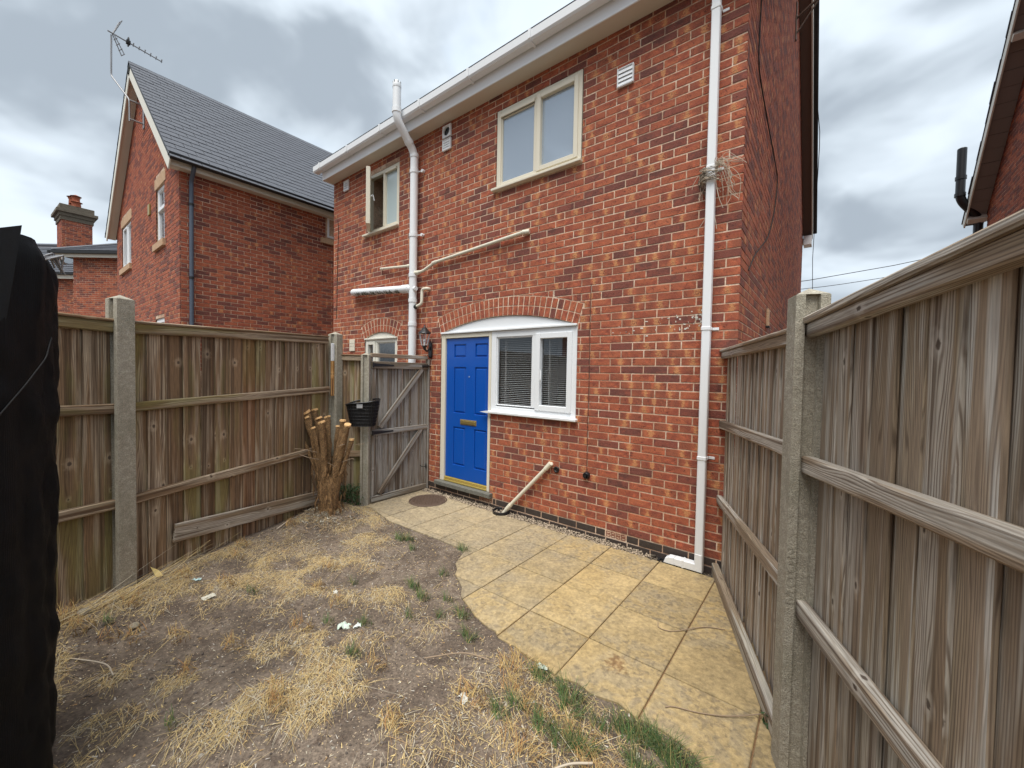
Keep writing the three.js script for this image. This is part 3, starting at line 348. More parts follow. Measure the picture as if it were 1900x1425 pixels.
{ const p = thing('waste_pipe', 'long slim white waste pipe sloping across the brick to the soil stack', 'waste pipe', [0, 0, 0], 0, WALL); part('pipe', pipe([[-2.16, 3.29, -0.02], [-2.16, 3.29, 0.045], [-3.72, 3.18, 0.045], [-3.95, 3.09, 0.06], [-4.1, 3.08, 0.085]], 0.0215, 0.05), M.creamPipe, p); part('socket', [cylBetween([-2.13, 3.29, 0.02], [-2.21, 3.287, 0.045], 0.027), cylBetween([-3.68, 3.183, 0.045], [-3.76, 3.172, 0.045], 0.027), cylBetween([-4.02, 3.08, 0.07], [-4.1, 3.08, 0.085], 0.03)], M.creamPipe, p); }
{ const p = thing('waste_pipe', 'short thin cream waste pipe to the side of the soil stack', 'waste pipe', [0, 0, 0], 0, WALL); part('pipe', pipe([[-5.02, 3.28, -0.02], [-5.02, 3.28, 0.045], [-4.13, 3.2, 0.06]], 0.018, 0.04), M.creamPipe, p); part('socket', cylBetween([-4.3, 3.215, 0.055], [-4.18, 3.205, 0.06], 0.027), M.creamPipe, p); }
{ const p = thing('soil_branch', 'thick white branch pipe with grimy underside above the small arched window', 'soil pipe'); part('pipe', pipe([[-5.75, 2.98, -0.02], [-5.75, 2.98, 0.085], [-4.14, 2.86, 0.09]], 0.055, 0.07, 20), M.white, p); part('collar', [cylBetween([-4.36, 2.876, 0.09], [-4.2, 2.866, 0.09], 0.0625, 0.0625, 20), cylBetween([-5.55, 2.964, 0.088], [-5.52, 2.962, 0.088], 0.0575, 0.0575, 20), cylBetween([-4.14, 2.86, 0.09], [-4.05, 2.85, 0.1], 0.03)], M.white, p); const g = []; for (let i = 0; i < 150; i++) { const t = R(), X = -5.6 + 1.2 * t, a = rr(-0.9, 0.6), y = 2.968 - 0.0745 * (X + 5.6), l = rr(0.015, 0.05); g.push(bx(-0.003, 0.003, -l / 2, l / 2, 0, 0.002).rotateX(-Math.PI / 2 * 0).translate(0, 0, 0.0556).rotateX(0.9 + a * 0.5).translate(X, y, 0.088)); } part('grime', g, std({ color: lin(0.1, 0.1, 0.07) }), p, 'stuff'); }
{ const p = thing('waste_pipe', 'small cream swan-neck waste pipe beside the soil stack', 'waste pipe', [0, 0, 0], 0, WALL); part('pipe', pipe([[-3.87, 2.84, -0.02], [-3.87, 2.84, 0.05], [-3.97, 2.84, 0.055], [-3.97, 2.63, 0.06], [-4.14, 2.58, 0.085]], 0.021, 0.04), M.creamPipe, p); part('rubber_seal', cylBetween([-4.06, 2.603, 0.075], [-4.1, 2.592, 0.08], 0.032), M.dark, p); }
{ const p = thing('waste_pipe', 'cream waste pipe slanting down into the black gully', 'waste pipe', [0, 0, 0], 0, WALL); part('pipe', pipe([[-1.78, 0.675, -0.02], [-1.78, 0.675, 0.04], [-2.3, 0.12, 0.06], [-2.4, 0.0, 0.07]], 0.0215, 0.045), M.creamPipe, p); part('socket', [cylBetween([-1.77, 0.69, 0.035], [-1.83, 0.62, 0.042], 0.027), cylBetween([-2.3, 0.12, 0.06], [-2.36, 0.05, 0.065], 0.026)], M.creamPipe, p); }
{ const p = thing('gully', 'black plastic gully pot at the foot of the slanting waste pipe', 'gully', [-2.43, 0, 0.075]); part('rim', new THREE.LatheGeometry([[0.085, -0.12], [0.1, -0.12], [0.105, 0.03], [0.1, 0.035], [0.09, 0.03], [0.085, -0.05]].map((q) => new THREE.Vector2(...q)), 24), M.blackPlastic, p); part('grate', [new THREE.CylinderGeometry(0.088, 0.088, 0.01, 24).translate(0, -0.03, 0)], M.dark, p); }
{ const p = thing('gully', 'dark open drain under the downpipe shoe', 'gully', [-0.42, 0, 0.075]); part('grating', Array.from({ length: 8 }, (_, i) => bx(-0.16 + i * 0.04, -0.145 + i * 0.04, -0.02, -0.008, -0.06, 0.05)).concat(bx(-0.17, 0.17, -0.02, -0.006, -0.07, -0.058), bx(-0.17, 0.17, -0.02, -0.006, 0.048, 0.058)), M.dark, p); part('trough', bx(-0.17, 0.17, -0.06, -0.05, -0.07, 0.058), M.dark, p); }
{ const cap = (x, y, r, label, deep) => { const p = thing('wall_outlet', label, 'wall vent', [x, y, 0]); part('flange', new THREE.LatheGeometry([[0.0, 0.002], [r * 0.62, 0.002], [r * 0.62, deep], [r * 0.8, deep], [r, 0.012], [r, -0.004]].map((q) => new THREE.Vector2(...q)), 24).rotateX(Math.PI / 2), M.blackPlastic, p); if (deep > 0.02) part('nozzle', [cylBetween([0, 0, 0], [0, 0, deep + 0.012], r * 0.45)], M.blackPlastic, p); else part('bore', new THREE.CircleGeometry(r * 0.6, 20).translate(0, 0, 0.003), M.dark, p); }; cap(-1.713, 0.626, 0.034, 'flat black wall outlet hole beside the slanting pipe top', 0.012); cap(-1.345, 0.626, 0.038, 'round black boss outlet with nozzle below the hanging wire', 0.035); }
function louvre(x0, x1, y0, y1, label) { const p = thing('wall_vent', label, 'wall vent', [0, 0, 0], 0, 'vents on the house front'); part('frame', ring(x0, x1, y0, y1, 0.012, 0.001, 0.03), M.white, p); part('backing', bx(x0 + 0.01, x1 - 0.01, y0 + 0.01, y1 - 0.01, 0.002, 0.006), M.offWhite, p); const n = 4, h = (y1 - y0 - 0.024) / n; for (let i = 0; i < n; i++) { const y = y0 + 0.012 + h * (i + 0.5); part('louvre_blade', bx(x0 + 0.012, x1 - 0.012, -h * 0.56, h * 0.56, -0.002, 0.002).rotateX(-0.3).translate(0, y, 0.02), M.white, p); } return p; }
louvre(-1.11, -0.945, 4.46, 4.64, 'square white louvred wall vent between bedroom window and downpipe'); louvre(-3.62, -3.46, 4.66, 4.81, 'white louvred vent directly under the round extractor outlet'); louvre(-6.17, -6.02, 4.79, 4.965, 'white louvred vent near the far corner beside the open window');
{ const p = thing('extractor_outlet', 'white square extractor outlet with round black mouth under the soffit', 'wall vent'); part('plate', ext((() => { const s = rectShape(-3.62, -3.46, 4.83, 4.99); const h = new THREE.Path(); h.absarc(-3.54, 4.91, 0.058, 0, 6.2832, true); s.holes.push(h); return s; })(), 0.03, 0.001, 0.004), M.white, p); part('mouth', new THREE.CircleGeometry(0.06, 24).translate(-3.54, 4.91, 0.003), M.dark, p); }
{ const p = thing('wall_plate', 'small cream plate on the brick left of the arched kitchen window', 'plate'); part('plate', cbx(-5.96, -5.8, 2.0, 2.2, 0.001, 0.02, 0.006), M.cream, p); part('rib', [bx(-5.945, -5.815, 2.09, 2.096, 0.018, 0.024), bx(-5.945, -5.815, 2.14, 2.146, 0.018, 0.024)], M.offWhite, p); }
{ // coach lantern
  const p = thing('wall_lantern', 'black coach lantern with clear glass beside the blue door', 'lantern', [-3.82, 0, 0]);
  part('bracket', [ext([[-0.03, 1.88], [0.03, 1.88], [0.035, 1.93], [0.03, 2.06], [0, 2.1], [-0.03, 2.06], [-0.035, 1.93]], 0.03, 0.001, 0.006), tube([[0, 2.02, 0.03], [0, 1.96, 0.06], [0, 1.96, 0.1], [0, 2.02, 0.12]], 0.012), cylBetween([0, 1.86, 0.015], [0, 1.88, 0.015], 0.012, 0.025)], M.blackPlastic, p);
  const prof = (r) => r.map((q) => new THREE.Vector2(...q)), zc = 0.125;
  part('base', new THREE.LatheGeometry(prof([[0, 1.97], [0.016, 1.975], [0.02, 2.0], [0.035, 2.02], [0.04, 2.035], [0, 2.036]]), 6).translate(0, 0, zc), M.blackPlastic, p);
  part('roof', new THREE.LatheGeometry(prof([[0.095, 2.2], [0.092, 2.212], [0.05, 2.25], [0.03, 2.28], [0.01, 2.285], [0.012, 2.31], [0, 2.325]]), 6).translate(0, 0, zc), M.blackPlastic, p);
  part('glazing', new THREE.LatheGeometry(prof([[0.04, 2.036], [0.078, 2.2]]), 6).translate(0, 0, zc), M.lampGlass, p);
  for (let i = 0; i < 6; i++) { const a = i / 6 * 6.2832; part('glazing_bar', cylBetween([0.041 * Math.sin(a), 2.034, zc + 0.041 * Math.cos(a)], [0.08 * Math.sin(a), 2.202, zc + 0.08 * Math.cos(a)], 0.004), M.silver, p); }
  part('bulb', [new THREE.SphereGeometry(0.022, 12, 10).translate(0, 2.1, zc), cylBetween([0, 2.035, zc], [0, 2.085, zc], 0.012)], M.white, p);
}
tag(part('wall_cable', tube([[-1.345, 2.6, 0.006], [-1.348, 2.2, 0.006], [-1.342, 1.6, 0.006], [-1.347, 1.1, 0.006], [-1.344, 0.66, 0.008]], 0.0035, 6), M.cableRed), 'thin reddish wire hanging down the brick beside the ground-floor window', 'cable');
tag(part('wall_cable', tube([[-6.4, 4.35, 0.006], [-6.37, 4.2, 0.006], [-6.39, 3.8, 0.006], [-6.42, 2.6, 0.006]], 0.005, 6), M.cable), 'dark cable running down the far end of the house front', 'cable');
tag(part('wall_cable', tube([[0.012, 6.2, -0.6], [0.012, 5.094, -0.53], [0.012, 4.5, -0.515], [0.014, 4.35, -1.2], [0.014, 4.196, -2.3], [0.014, 3.7, -2.1], [0.014, 3.25, -1.57], [0.012, 2.85, -0.7], [0.012, 2.62, -0.33]], 0.006, 6, 0.3, 60), M.cable), 'loose black cable looping across the side wall', 'cable');
{ const p = thing('aerial_bracket', 'rusty iron aerial bracket high on the side wall verge', 'bracket', [0, 0, 0]); part('back_plate', cbx(0.002, 0.02, 7.15, 7.75, -4.3, -4.24), M.iron, p); part('arm', [cylBetween([0.01, 7.5, -4.27], [0.62, 7.75, -4.1], 0.018), cylBetween([0.01, 7.25, -4.27], [0.3, 7.6, -4.2], 0.012)], M.iron, p); }
{ const p = thing('tell_tale_plate', 'small pinkish plate fixed low on the side wall above the fence', 'plate', [0, 0, 0]); part('plate', cbx(0.002, 0.03, 2.28, 2.48, -1.86, -1.78), M.stone, p); part('lip', cbx(0.002, 0.04, 2.26, 2.28, -1.87, -1.77), M.dark, p); }
{ // dead climber caught behind the downpipe
  const p = thing('dead_climber', 'tangle of dried pale climber stems caught round the white downpipe', 'dead plant', [-0.228, 3.42, 0.05]); p.scale.setScalar(0.85); const st = [], dk = [], r = rngOf(9), q = (a, b) => a + (b - a) * r();
  for (let i = 0; i < 26; i++) { const a0 = q(2.4, 4.4), y = q(-0.12, 0.03); const pts = []; for (let k = 0; k <= 7; k++) { const a = a0 + k / 7 * q(2.6, 3.8), R0 = 0.06 + q(0, 0.03); pts.push([Math.sin(a) * R0 * 1.25, y + q(-0.02, 0.02) - k * 0.004, Math.max(-0.035, Math.cos(a) * R0 + 0.01)]); } (i % 3 ? st : dk).push(tube(pts, q(0.0018, 0.004), 5)); }
  for (let i = 0; i < 20; i++) { const L = q(0.1, 0.45), s = q(-0.1, 1.1), x0 = q(0.04, 0.12), w = () => q(-0.05, 0.05); st.push(tube([[q(0.0, 0.06), q(-0.08, 0.05), 0.03], [x0, q(-0.02, 0.09), q(0.03, 0.08)], [x0 + L * 0.3 * s + w(), -L * 0.2 + w(), q(0.01, 0.07)], [x0 + L * 0.45 * s + w(), -L * 0.6 + w(), q(0.0, 0.05)], [x0 + L * 0.6 * s + w(), -L, q(0, 0.03)]], q(0.0014, 0.0032), 5, 0.5)); }
  for (let i = 0; i < 9; i++) { const a = q(-0.3, 0.9), L = q(0.12, 0.26); st.push(tube([[0.04, q(-0.03, 0.03), 0.03], [0.04 + L * 0.4, L * 0.35 * a + 0.03, 0.05], [0.04 + L * 0.8, L * 0.2 * a, 0.03], [0.05 + L, -L * 0.2 + q(-0.05, 0.1), 0.01]], q(0.0014, 0.003), 5, 0.5)); }
  for (let i = 0; i < 26; i++) { const L = q(0.08, 0.3), x0 = -q(0.04, 0.09); (i % 2 ? dk : st).push(tube([[x0 + 0.03, q(-0.05, 0.03), 0.02], [x0, q(-0.06, 0), q(0, 0.04)], [x0 - q(-0.02, 0.05), -L * 0.6, q(-0.02, 0.02)], [x0 + q(-0.06, 0.06), -L, q(-0.03, 0.01)]], q(0.0015, 0.003), 5)); }
  st.push(tube([[-0.04, -0.02, 0.02], [-0.12, -0.05, 0.02], [-0.17, -0.12, 0.01], [-0.18, -0.16, 0]], 0.003, 5), tube([[-0.02, -0.42, -0.02], [-0.06, -0.5, 0], [-0.1, -0.56, 0]], 0.003, 5), tube([[0.03, -0.45, -0.02], [0.05, -0.53, 0], [0.06, -0.6, 0]], 0.003, 5));
  part('pale_stems', st, M.vine, p); part('dark_stems', dk, M.vineDark, p);
}

{ const g = [], r = rngOf(66); for (let i = 0; i < 60; i++) { const t = 1 - r() * r(), x = -1.1 + t * 0.82 + (r() - 0.5) * 0.12, y = 2.1 + (r() - 0.5) * 0.16 + t * 0.08 - (r() < 0.2 ? r() * 0.12 : 0), w = 0.002 + r() * r() * 0.014, h = 0.002 + r() * 0.006; g.push(bx(x - w, x + w, y - h, y + h, 0.0, 0.0026).rotateZ(0)); } part('dried_splashes', g, M.offWhite, house, 'stuff'); }
// ================= ground, patio =================
const struct = (name, geo, mat, label) => { const m = part(name, geo, mat); m.userData.kind = 'structure'; if (label) m.userData.label = label; return m; };
// outline of the paving (x, z), cut to a wavy edge on the soil side
const PAVE = [[-3.9, 0.1], [0.02, 0.1], [0.62, 1.74], [0.8, 2.2], [0.42, 2.2], [0.27, 1.95], [0.17, 1.86], [0.02, 1.83], [-0.106, 1.84], [-0.2, 1.815], [-0.33, 1.85], [-0.43, 1.83], [-0.52, 1.86], [-0.64, 1.84], [-0.76, 1.838], [-0.88, 1.815], [-1.0, 1.82], [-1.06, 1.78], [-1.12, 1.785], [-1.28, 1.745], [-1.4, 1.69], [-1.516, 1.645], [-1.6, 1.55], [-1.7, 1.49], [-1.79, 1.44], [-1.84, 1.37], [-1.92, 1.31], [-1.97, 1.22], [-2.02, 1.11], [-2.09, 1.065], [-2.6, 1.068], [-3.2, 1.09], [-3.72, 0.99], [-3.9, 0.98]];
const inPoly = (x, z, P) => { let c = false; for (let i = 0, j = P.length - 1; i < P.length; j = i++) { const [a, b] = P[i], [d, e] = P[j]; if ((b > z) != (e > z) && x < (d - a) * (z - b) / (e - b) + a) c = !c; } return c; };
const distPoly = (x, z, P) => { let m = 9; for (let i = 0, j = P.length - 1; i < P.length; j = i++) { const [a, b] = P[i], [d, e] = P[j], t = cl(((x - a) * (d - a) + (z - b) * (e - b)) / ((d - a) ** 2 + (e - b) ** 2)); m = Math.min(m, Math.hypot(x - a - t * (d - a), z - b - t * (e - b))); } return inPoly(x, z, P) ? -m : m; };
function soilH(x, z) {
  let h = -0.012 + (fbm(x * 1.7, z * 1.7, 5, 3) - 0.5) * 0.05 + (fbm(x * 9, z * 9, 15, 3) - 0.5) * 0.018 + (fbm(x * 34, z * 34, 25, 2) - 0.5) * 0.008;
  const dl = (x + 3.411) * 0.94 - (z - 3.211) * 0.342;                       // distance from the left fence
  h += 0.062 * ss(0.9, 0.1, dl) + 0.06 * Math.exp(-((x + 3.79) ** 2 + (z - 1.5) ** 2) / 0.09);
  const d = distPoly(x, z, PAVE); if (d < 0.3) h = d < -0.03 ? -0.06 : h * ss(0, 0.3, d) + -0.010 * (1 - ss(0, 0.3, d)) + (d < 0.004 ? -0.02 * ss(0.004, -0.02, d) : 0);
  if (z < 0.1) h = -0.03 + (fbm(x * 30, z * 30, 3, 2) - 0.5) * 0.01;
  return h;
}
{
  const nx = 300, nz = 300, x0 = -5.2, x1 = 2.4, z0 = -0.3, z1 = 6.4, g = new THREE.PlaneGeometry(1, 1, nx, nz), p = g.attributes.position, uv = g.attributes.uv;
  for (let i = 0; i < p.count; i++) { const x = x0 + (p.getX(i) + 0.5) * (x1 - x0), z = z1 + (-(p.getY(i) + 0.5)) * (z1 - z0); p.setXYZ(i, x, soilH(x, z), z); uv.setXY(i, x, z); }
  g.computeVertexNormals(); struct('garden_soil', g, M.soil, 'bare dusty brown soil of the small garden');
  const far = new THREE.RingGeometry(0.001, 420, 64, 1).rotateX(-Math.PI / 2).translate(0, -0.12, 0); const u = far.attributes.uv, q = far.attributes.position; for (let i = 0; i < q.count; i++) u.setXY(i, q.getX(i), q.getZ(i)); struct('ground', far, M.grit);
}
{
  const patio = new THREE.Group(); patio.name = 'patio'; patio.userData.kind = 'structure'; scene.add(patio);
  const clip = (poly, f, cross) => { const o = []; for (let i = 0; i < poly.length; i++) { const a = poly[i], b = poly[(i + 1) % poly.length], fa = f(a), fb = f(b); if (fa) o.push(a); if (fa != fb) o.push(cross(a, b)); } return o; };
  const cutAt = (k, v) => (a, b) => { const t = (v - a[k]) / (b[k] - a[k]); return [a[0] + t * (b[0] - a[0]), a[1] + t * (b[1] - a[1])]; };
  const xs = []; for (let i = -9; i <= 2; i++) xs.push(-0.085 + i * 0.4655); const zs = [0.06, 0.53, 0.99, 1.455, 1.92, 2.385];
  for (let i = 0; i + 1 < xs.length; i++) for (let j = 0; j + 1 < zs.length; j++) {
    const a = xs[i] + 0.004, b = xs[i + 1] - 0.004, c = zs[j] + 0.004, d = zs[j + 1] - 0.004; let P = PAVE;
    P = clip(P, (q) => q[0] >= a, cutAt(0, a)); P = clip(P, (q) => q[0] <= b, cutAt(0, b)); P = clip(P, (q) => q[1] >= c, cutAt(1, c)); P = clip(P, (q) => q[1] <= d, cutAt(1, d));
    let A = 0; for (let k = 0; k < P.length; k++) { const u = P[k], v = P[(k + 1) % P.length]; A += u[0] * v[1] - u[1] * v[0]; } if (P.length < 3 || Math.abs(A) < 0.012) continue;
    const g = new THREE.ExtrudeGeometry(new THREE.Shape(P.map((q) => new THREE.Vector2(q[0], -q[1]))), { depth: 0.036, bevelEnabled: true, bevelSize: 0.004, bevelThickness: 0.004, bevelOffset: -0.004, bevelSegments: 1 }).rotateX(-Math.PI / 2).translate(0, -0.041, 0);
    const pp = g.attributes.position, uv = g.attributes.uv; for (let k = 0; k < pp.count; k++) uv.setXY(k, (pp.getX(k) + 4.3) / 5.2, (pp.getZ(k) + 0.2) / 2.6);
    const m = part('slab', g, M.slab, patio); const cx = (a + b) / 2, cz = (c + d) / 2; m.geometry.translate(-cx, 0, -cz); m.position.set(cx, rr(-0.002, 0.002), cz); m.rotation.set(rr(-0.004, 0.004), 0, rr(-0.004, 0.004));
  }
  // mortar bed seen in the joints
  const bed = new THREE.ShapeGeometry(new THREE.Shape(PAVE.map((q) => new THREE.Vector2(q[0], -q[1])))).rotateX(-Math.PI / 2).translate(0, -0.013, 0); const u = bed.attributes.uv, q = bed.attributes.position; for (let i = 0; i < q.count; i++) u.setXY(i, q.getX(i), q.getZ(i)); part('joint_bed', bed, tm(rep(mortarTex, 3, 3), { color: lin(0.42, 0.36, 0.25) }), patio);
}
function scatter(name, geo, mat, n, fn, label, category) { const im = new THREE.InstancedMesh(geo, mat, n), m = new THREE.Matrix4(), q = new THREE.Quaternion(), e = new THREE.Euler(), c = new THREE.Color(); let k = 0; for (let i = 0; i < n * 6 && k < n; i++) { const o = fn(i); if (!o) continue; e.set(...o.r, 'YXZ'); m.compose(V(...o.p), q.setFromEuler(e), V(...o.s)); im.setMatrixAt(k, m); c.setRGB(...o.c); im.setColorAt(k, c); k++; } im.count = k; im.name = numbered(name); im.castShadow = im.receiveShadow = true; scene.add(im); return tag(im, label, category, null, 'stuff'); }
// gravel strip along the wall
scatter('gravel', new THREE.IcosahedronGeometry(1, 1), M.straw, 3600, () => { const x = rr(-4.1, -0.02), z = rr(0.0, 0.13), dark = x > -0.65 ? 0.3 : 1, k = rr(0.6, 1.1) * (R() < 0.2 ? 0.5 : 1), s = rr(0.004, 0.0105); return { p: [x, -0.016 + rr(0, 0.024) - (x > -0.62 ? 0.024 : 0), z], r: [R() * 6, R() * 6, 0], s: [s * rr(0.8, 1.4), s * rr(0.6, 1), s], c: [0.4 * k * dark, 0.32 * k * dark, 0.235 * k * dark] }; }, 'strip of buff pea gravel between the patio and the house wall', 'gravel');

// ================= fences =================
const FENCE_L = [-3.411, 0, 3.211], PHI_L = Math.atan2(0.94, -0.342), FENCE_R = [0.505, 0, 1.675], PHI_R = -Math.atan2(0.937, 0.35);
const concreteUV = (g) => { const uv = g.attributes.uv; for (let i = 0; i < uv.count; i++) uv.setXY(i, uv.getX(i) + 0.07, uv.getY(i) * 0.5); return g; };
function post(name, label, p, turn, h, w = 0.1, d = 0.125) {
  const t = thing(name, label, 'fence post', p, turn, 'concrete fence posts'), a = w / 2, b = d / 2, s = 0.026, r = 0.022;
  const P = [[-a, -b], [a, -b], [a, -s], [a - r, -s + 0.004], [a - r, s - 0.004], [a, s], [a, b], [-a, b], [-a, s], [-a + r, s - 0.004], [-a + r, -s + 0.004], [-a, -s]];
  const g = new THREE.ExtrudeGeometry(new THREE.Shape(P.map((q) => new THREE.Vector2(q[0], -q[1]))), { depth: h + 0.2, bevelEnabled: true, bevelSize: 0.004, bevelThickness: 0.004, bevelOffset: -0.004, bevelSegments: 1 }).rotateX(-Math.PI / 2).translate(0, -0.2, 0);
  part('shaft', concreteUV(boxUV(g)), M.concrete, t);
  const cap = new THREE.CylinderGeometry(0.02, Math.SQRT1_2, 0.03, 4, 1).rotateY(Math.PI / 4).scale(w - 0.004, 1, d - 0.004).translate(0, h + 0.019, 0); part('weathered_top', concreteUV(boxUV(cap)), M.concrete, t); return t;
}
// panel: boards stand behind the rails; ys(s) lifts with the run
function panel(name, label, origin, turn, o) {
  const t = thing(name, label, 'fence', origin, turn, 'timber fence sections'), slope = o.slope ?? 0, lift = (s) => slope * (s - o.s0), r = rngOf(o.seed), q = (a, b) => a + (b - a) * r();
  let s = o.s0, i = 0;
  while (s < o.s1 - 0.02) {
    const w = Math.min(o.widths ? o.widths[i % o.widths.length] * q(0.95, 1.05) : q(0.105, 0.135), o.s1 - s), fresh = o.fresh && i == o.fresh, y1 = o.top - q(0.0, 0.012), y0 = o.bottom + q(0, 0.03);
    const g = cbx(-w / 2 - 0.01, w / 2 + 0.01, 0, y1 - y0, -0.006, 0.006, 0.0025), bend = q(-0.006, 0.006), pp = g.attributes.position; wood(g, 'y', Math.floor(r() * 8), 0.5); { const uv = g.attributes.uv, fu = r() < 0.5, fv = r() < 0.5; for (let k = 0; k < uv.count; k++) { const c0 = Math.floor(uv.getX(k) * 8) / 8; if (fu) uv.setX(k, 2 * c0 + 0.125 - uv.getX(k)); if (fv) uv.setY(k, 1 - uv.getY(k)); } }
    for (let k = 0; k < pp.count; k++) { const yy = pp.getY(k); pp.setX(k, pp.getX(k) + bend * Math.sin(yy * 2.1 + i)); }
    const m = part('board', g, fresh ? M.woodFresh : o.mat == M.woodGrey ? [M.woodGrey, M.woodGreyA, M.woodGreyB][Math.floor(r() * 3)] : [M.woodBrown, M.woodBrownA, M.woodBrownB][Math.floor(r() * 3)], t); m.position.set(s + w / 2, y0 + lift(s + w / 2), -0.052 + q(-0.003, 0.003)); m.rotation.set(q(-0.003, 0.003), (o.lap ?? 0.085) + q(-0.02, 0.02), q(-0.004, 0.004)); s += w + q(0.0, 0.003); i++;
  }
  for (const [y0, y1, z0, z1, name2, dy = 0, e0 = 0, e1 = 0] of o.rails) { const L = o.s1 - o.s0 - e0 - e1, m = part(name2, wood(cbx(0, L, y0, y1, z0, z1, 0.006), 'x', Math.floor(r() * 8), 0.5), o.railMat ?? o.mat, t); m.position.set(o.s0 + e0, dy * 0, 0); m.rotation.z = Math.atan(slope + (dy ?? 0) / L); }
  return t;
}
const railsL = [[1.915, 1.99, -0.045, 0.0, 'top_rail'], [1.988, 2.008, -0.08, 0.012, 'capping'], [1.335, 1.405, -0.045, 0.0, 'middle_rail'], [0.645, 0.715, -0.045, 0.0, 'lower_rail']];
post('fence_post', 'rough concrete fence post beside the black covered object', [FENCE_L[0] - 0.02, 0, FENCE_L[2] + 0.01], PHI_L, 2.15, 0.105, 0.13);
post('fence_post', 'slim concrete post behind the cut-back shrub stump', [-4.14, 0, 1.235], PHI_L, 2.1, 0.1, 0.13);
post('fence_post', 'short concrete gate post behind the bicycle basket', [-3.9, 0, 0.965], PHI_L + 0.35, 1.86, 0.1, 0.1);
panel('timber_fence', 'long brown timber fence panel with green algae behind the shrub stump', FENCE_L, PHI_L, { s0: 0.055, s1: 2.06, top: 1.985, bottom: -0.1, slope: 0.035, seed: 3, mat: M.woodBrown, railMat: M.woodBrown, fresh: 7, rails: railsL });
panel('timber_fence', 'timber fence panel partly hidden by the black fabric cover', FENCE_L, PHI_L, { s0: -1.9, s1: -0.055, top: 1.985, bottom: -0.1, slope: -0.02, seed: 8, mat: M.woodBrown, rails: railsL.map((a) => [a[0] + 0.035, a[1] + 0.035, ...a.slice(2)]) });
{ const dx = -3.9 + 4.14, dz = 0.965 - 1.235, L = Math.hypot(dx, dz); panel('timber_fence', 'narrow timber fence panel between two concrete posts at the gate', [-4.14, 0, 1.235], -Math.atan2(dz, dx), { s0: 0.05, s1: L - 0.05, top: 1.85, bottom: -0.1, seed: 12, mat: M.woodBrown, widths: [0.085], rails: [[1.79, 1.85, -0.045, 0.0, 'top_rail'], [1.85, 1.868, -0.07, 0.01, 'capping'], [0.6, 0.67, -0.045, 0.0, 'lower_rail']] }); }
{ const t = thing('loose_plank', 'grey plank nailed at a slant along the foot of the brown fence', 'plank', FENCE_L, PHI_L); const m = part('board', wood(cbx(0, 1.58, -0.075, 0.075, 0.0, 0.022, 0.004), 'x', 3, 0.5), M.woodGrey, t); m.position.set(0.33, 0.325, -0.02); m.rotation.z = -0.098; part('nail', [cylBetween([0.5, 0.31, 0], [0.5, 0.31, 0.006], 0.005), cylBetween([1.7, 0.19, 0], [1.7, 0.19, 0.006], 0.005)], M.iron, t); }
{ const t = thing('new_batten', 'pale new timber batten part painted white on the fence end', 'batten', FENCE_L, PHI_L); part('bare_timber', wood(cbx(2.01, 2.05, 1.36, 1.78, 0.006, 0.03, 0.003), 'y', 2), M.woodNew, t); part('painted_end', cbx(2.01, 2.05, 1.78, 1.99, 0.006, 0.03, 0.003), M.white, t); }
// right-hand run, tight to the house corner
const railsR = [[1.83, 1.885, -0.045, 0.0, 'top_rail'], [1.883, 1.905, -0.09, 0.014, 'capping'], [1.24, 1.305, -0.045, 0.0, 'middle_rail', 0.075], [0.6, 0.67, -0.045, 0.0, 'lower_rail', 0.09]];
panel('timber_fence', 'silvery timber fence panel running up to the house corner', FENCE_R, PHI_R, { s0: -1.79, s1: -0.055, top: 1.88, bottom: -0.1, seed: 21, mat: M.woodGrey, widths: [0.11, 0.12, 0.1], lap: -0.085, rails: railsR });
panel('timber_fence', 'near weathered timber fence panel with big knots and heavy rails', FENCE_R, PHI_R, { s0: 0.062, s1: 2.0, top: 1.9, bottom: -0.1, slope: 0.055, seed: 34, mat: M.woodGrey, widths: [0.125, 0.118, 0.122], lap: -0.085, rails: [[1.845, 1.9, -0.045, 0.004, 'top_rail'], [1.898, 1.925, -0.1, 0.02, 'capping'], [1.285, 1.355, -0.045, 0.0, 'middle_rail'], [0.68, 0.75, -0.045, 0.0, 'lower_rail']] });
const rp = post('fence_post', 'concrete post with moulded letters between the two right-hand fence panels', [FENCE_R[0] + 0.013, 0, FENCE_R[2] - 0.004], PHI_R, 2.015, 0.1, 0.12);
{ const t = thing('gravel_board', 'narrow kick board along the foot of the silvery fence', 'plank', FENCE_R, PHI_R); part('board', wood(cbx(-1.79, -0.06, -0.03, 0.085, -0.03, 0.02, 0.006), 'x', 2, 0.5), M.woodGrey, t); part('rear_batten', wood(cbx(-1.79, -0.06, -0.03, 0.05, -0.065, -0.032, 0.004), 'x', 1, 0.5), M.woodBrown, t); }
{ const font = await new FontLoader().loadAsync('fonts/droid/droid_sans_bold.typeface.json'); const g = new TextGeometry('MOON', { font, size: 0.03, depth: 0.003, curveSegments: 4 }); g.computeBoundingBox(); g.center(); const m = part('moulded_letters', boxUV(g), M.concrete, rp); m.rotation.set(0, Math.PI / 2, Math.PI / 2, 'YXZ'); m.scale.set(1.9, 1, 1); m.position.set(0.0505, 0.86, 0.043); }
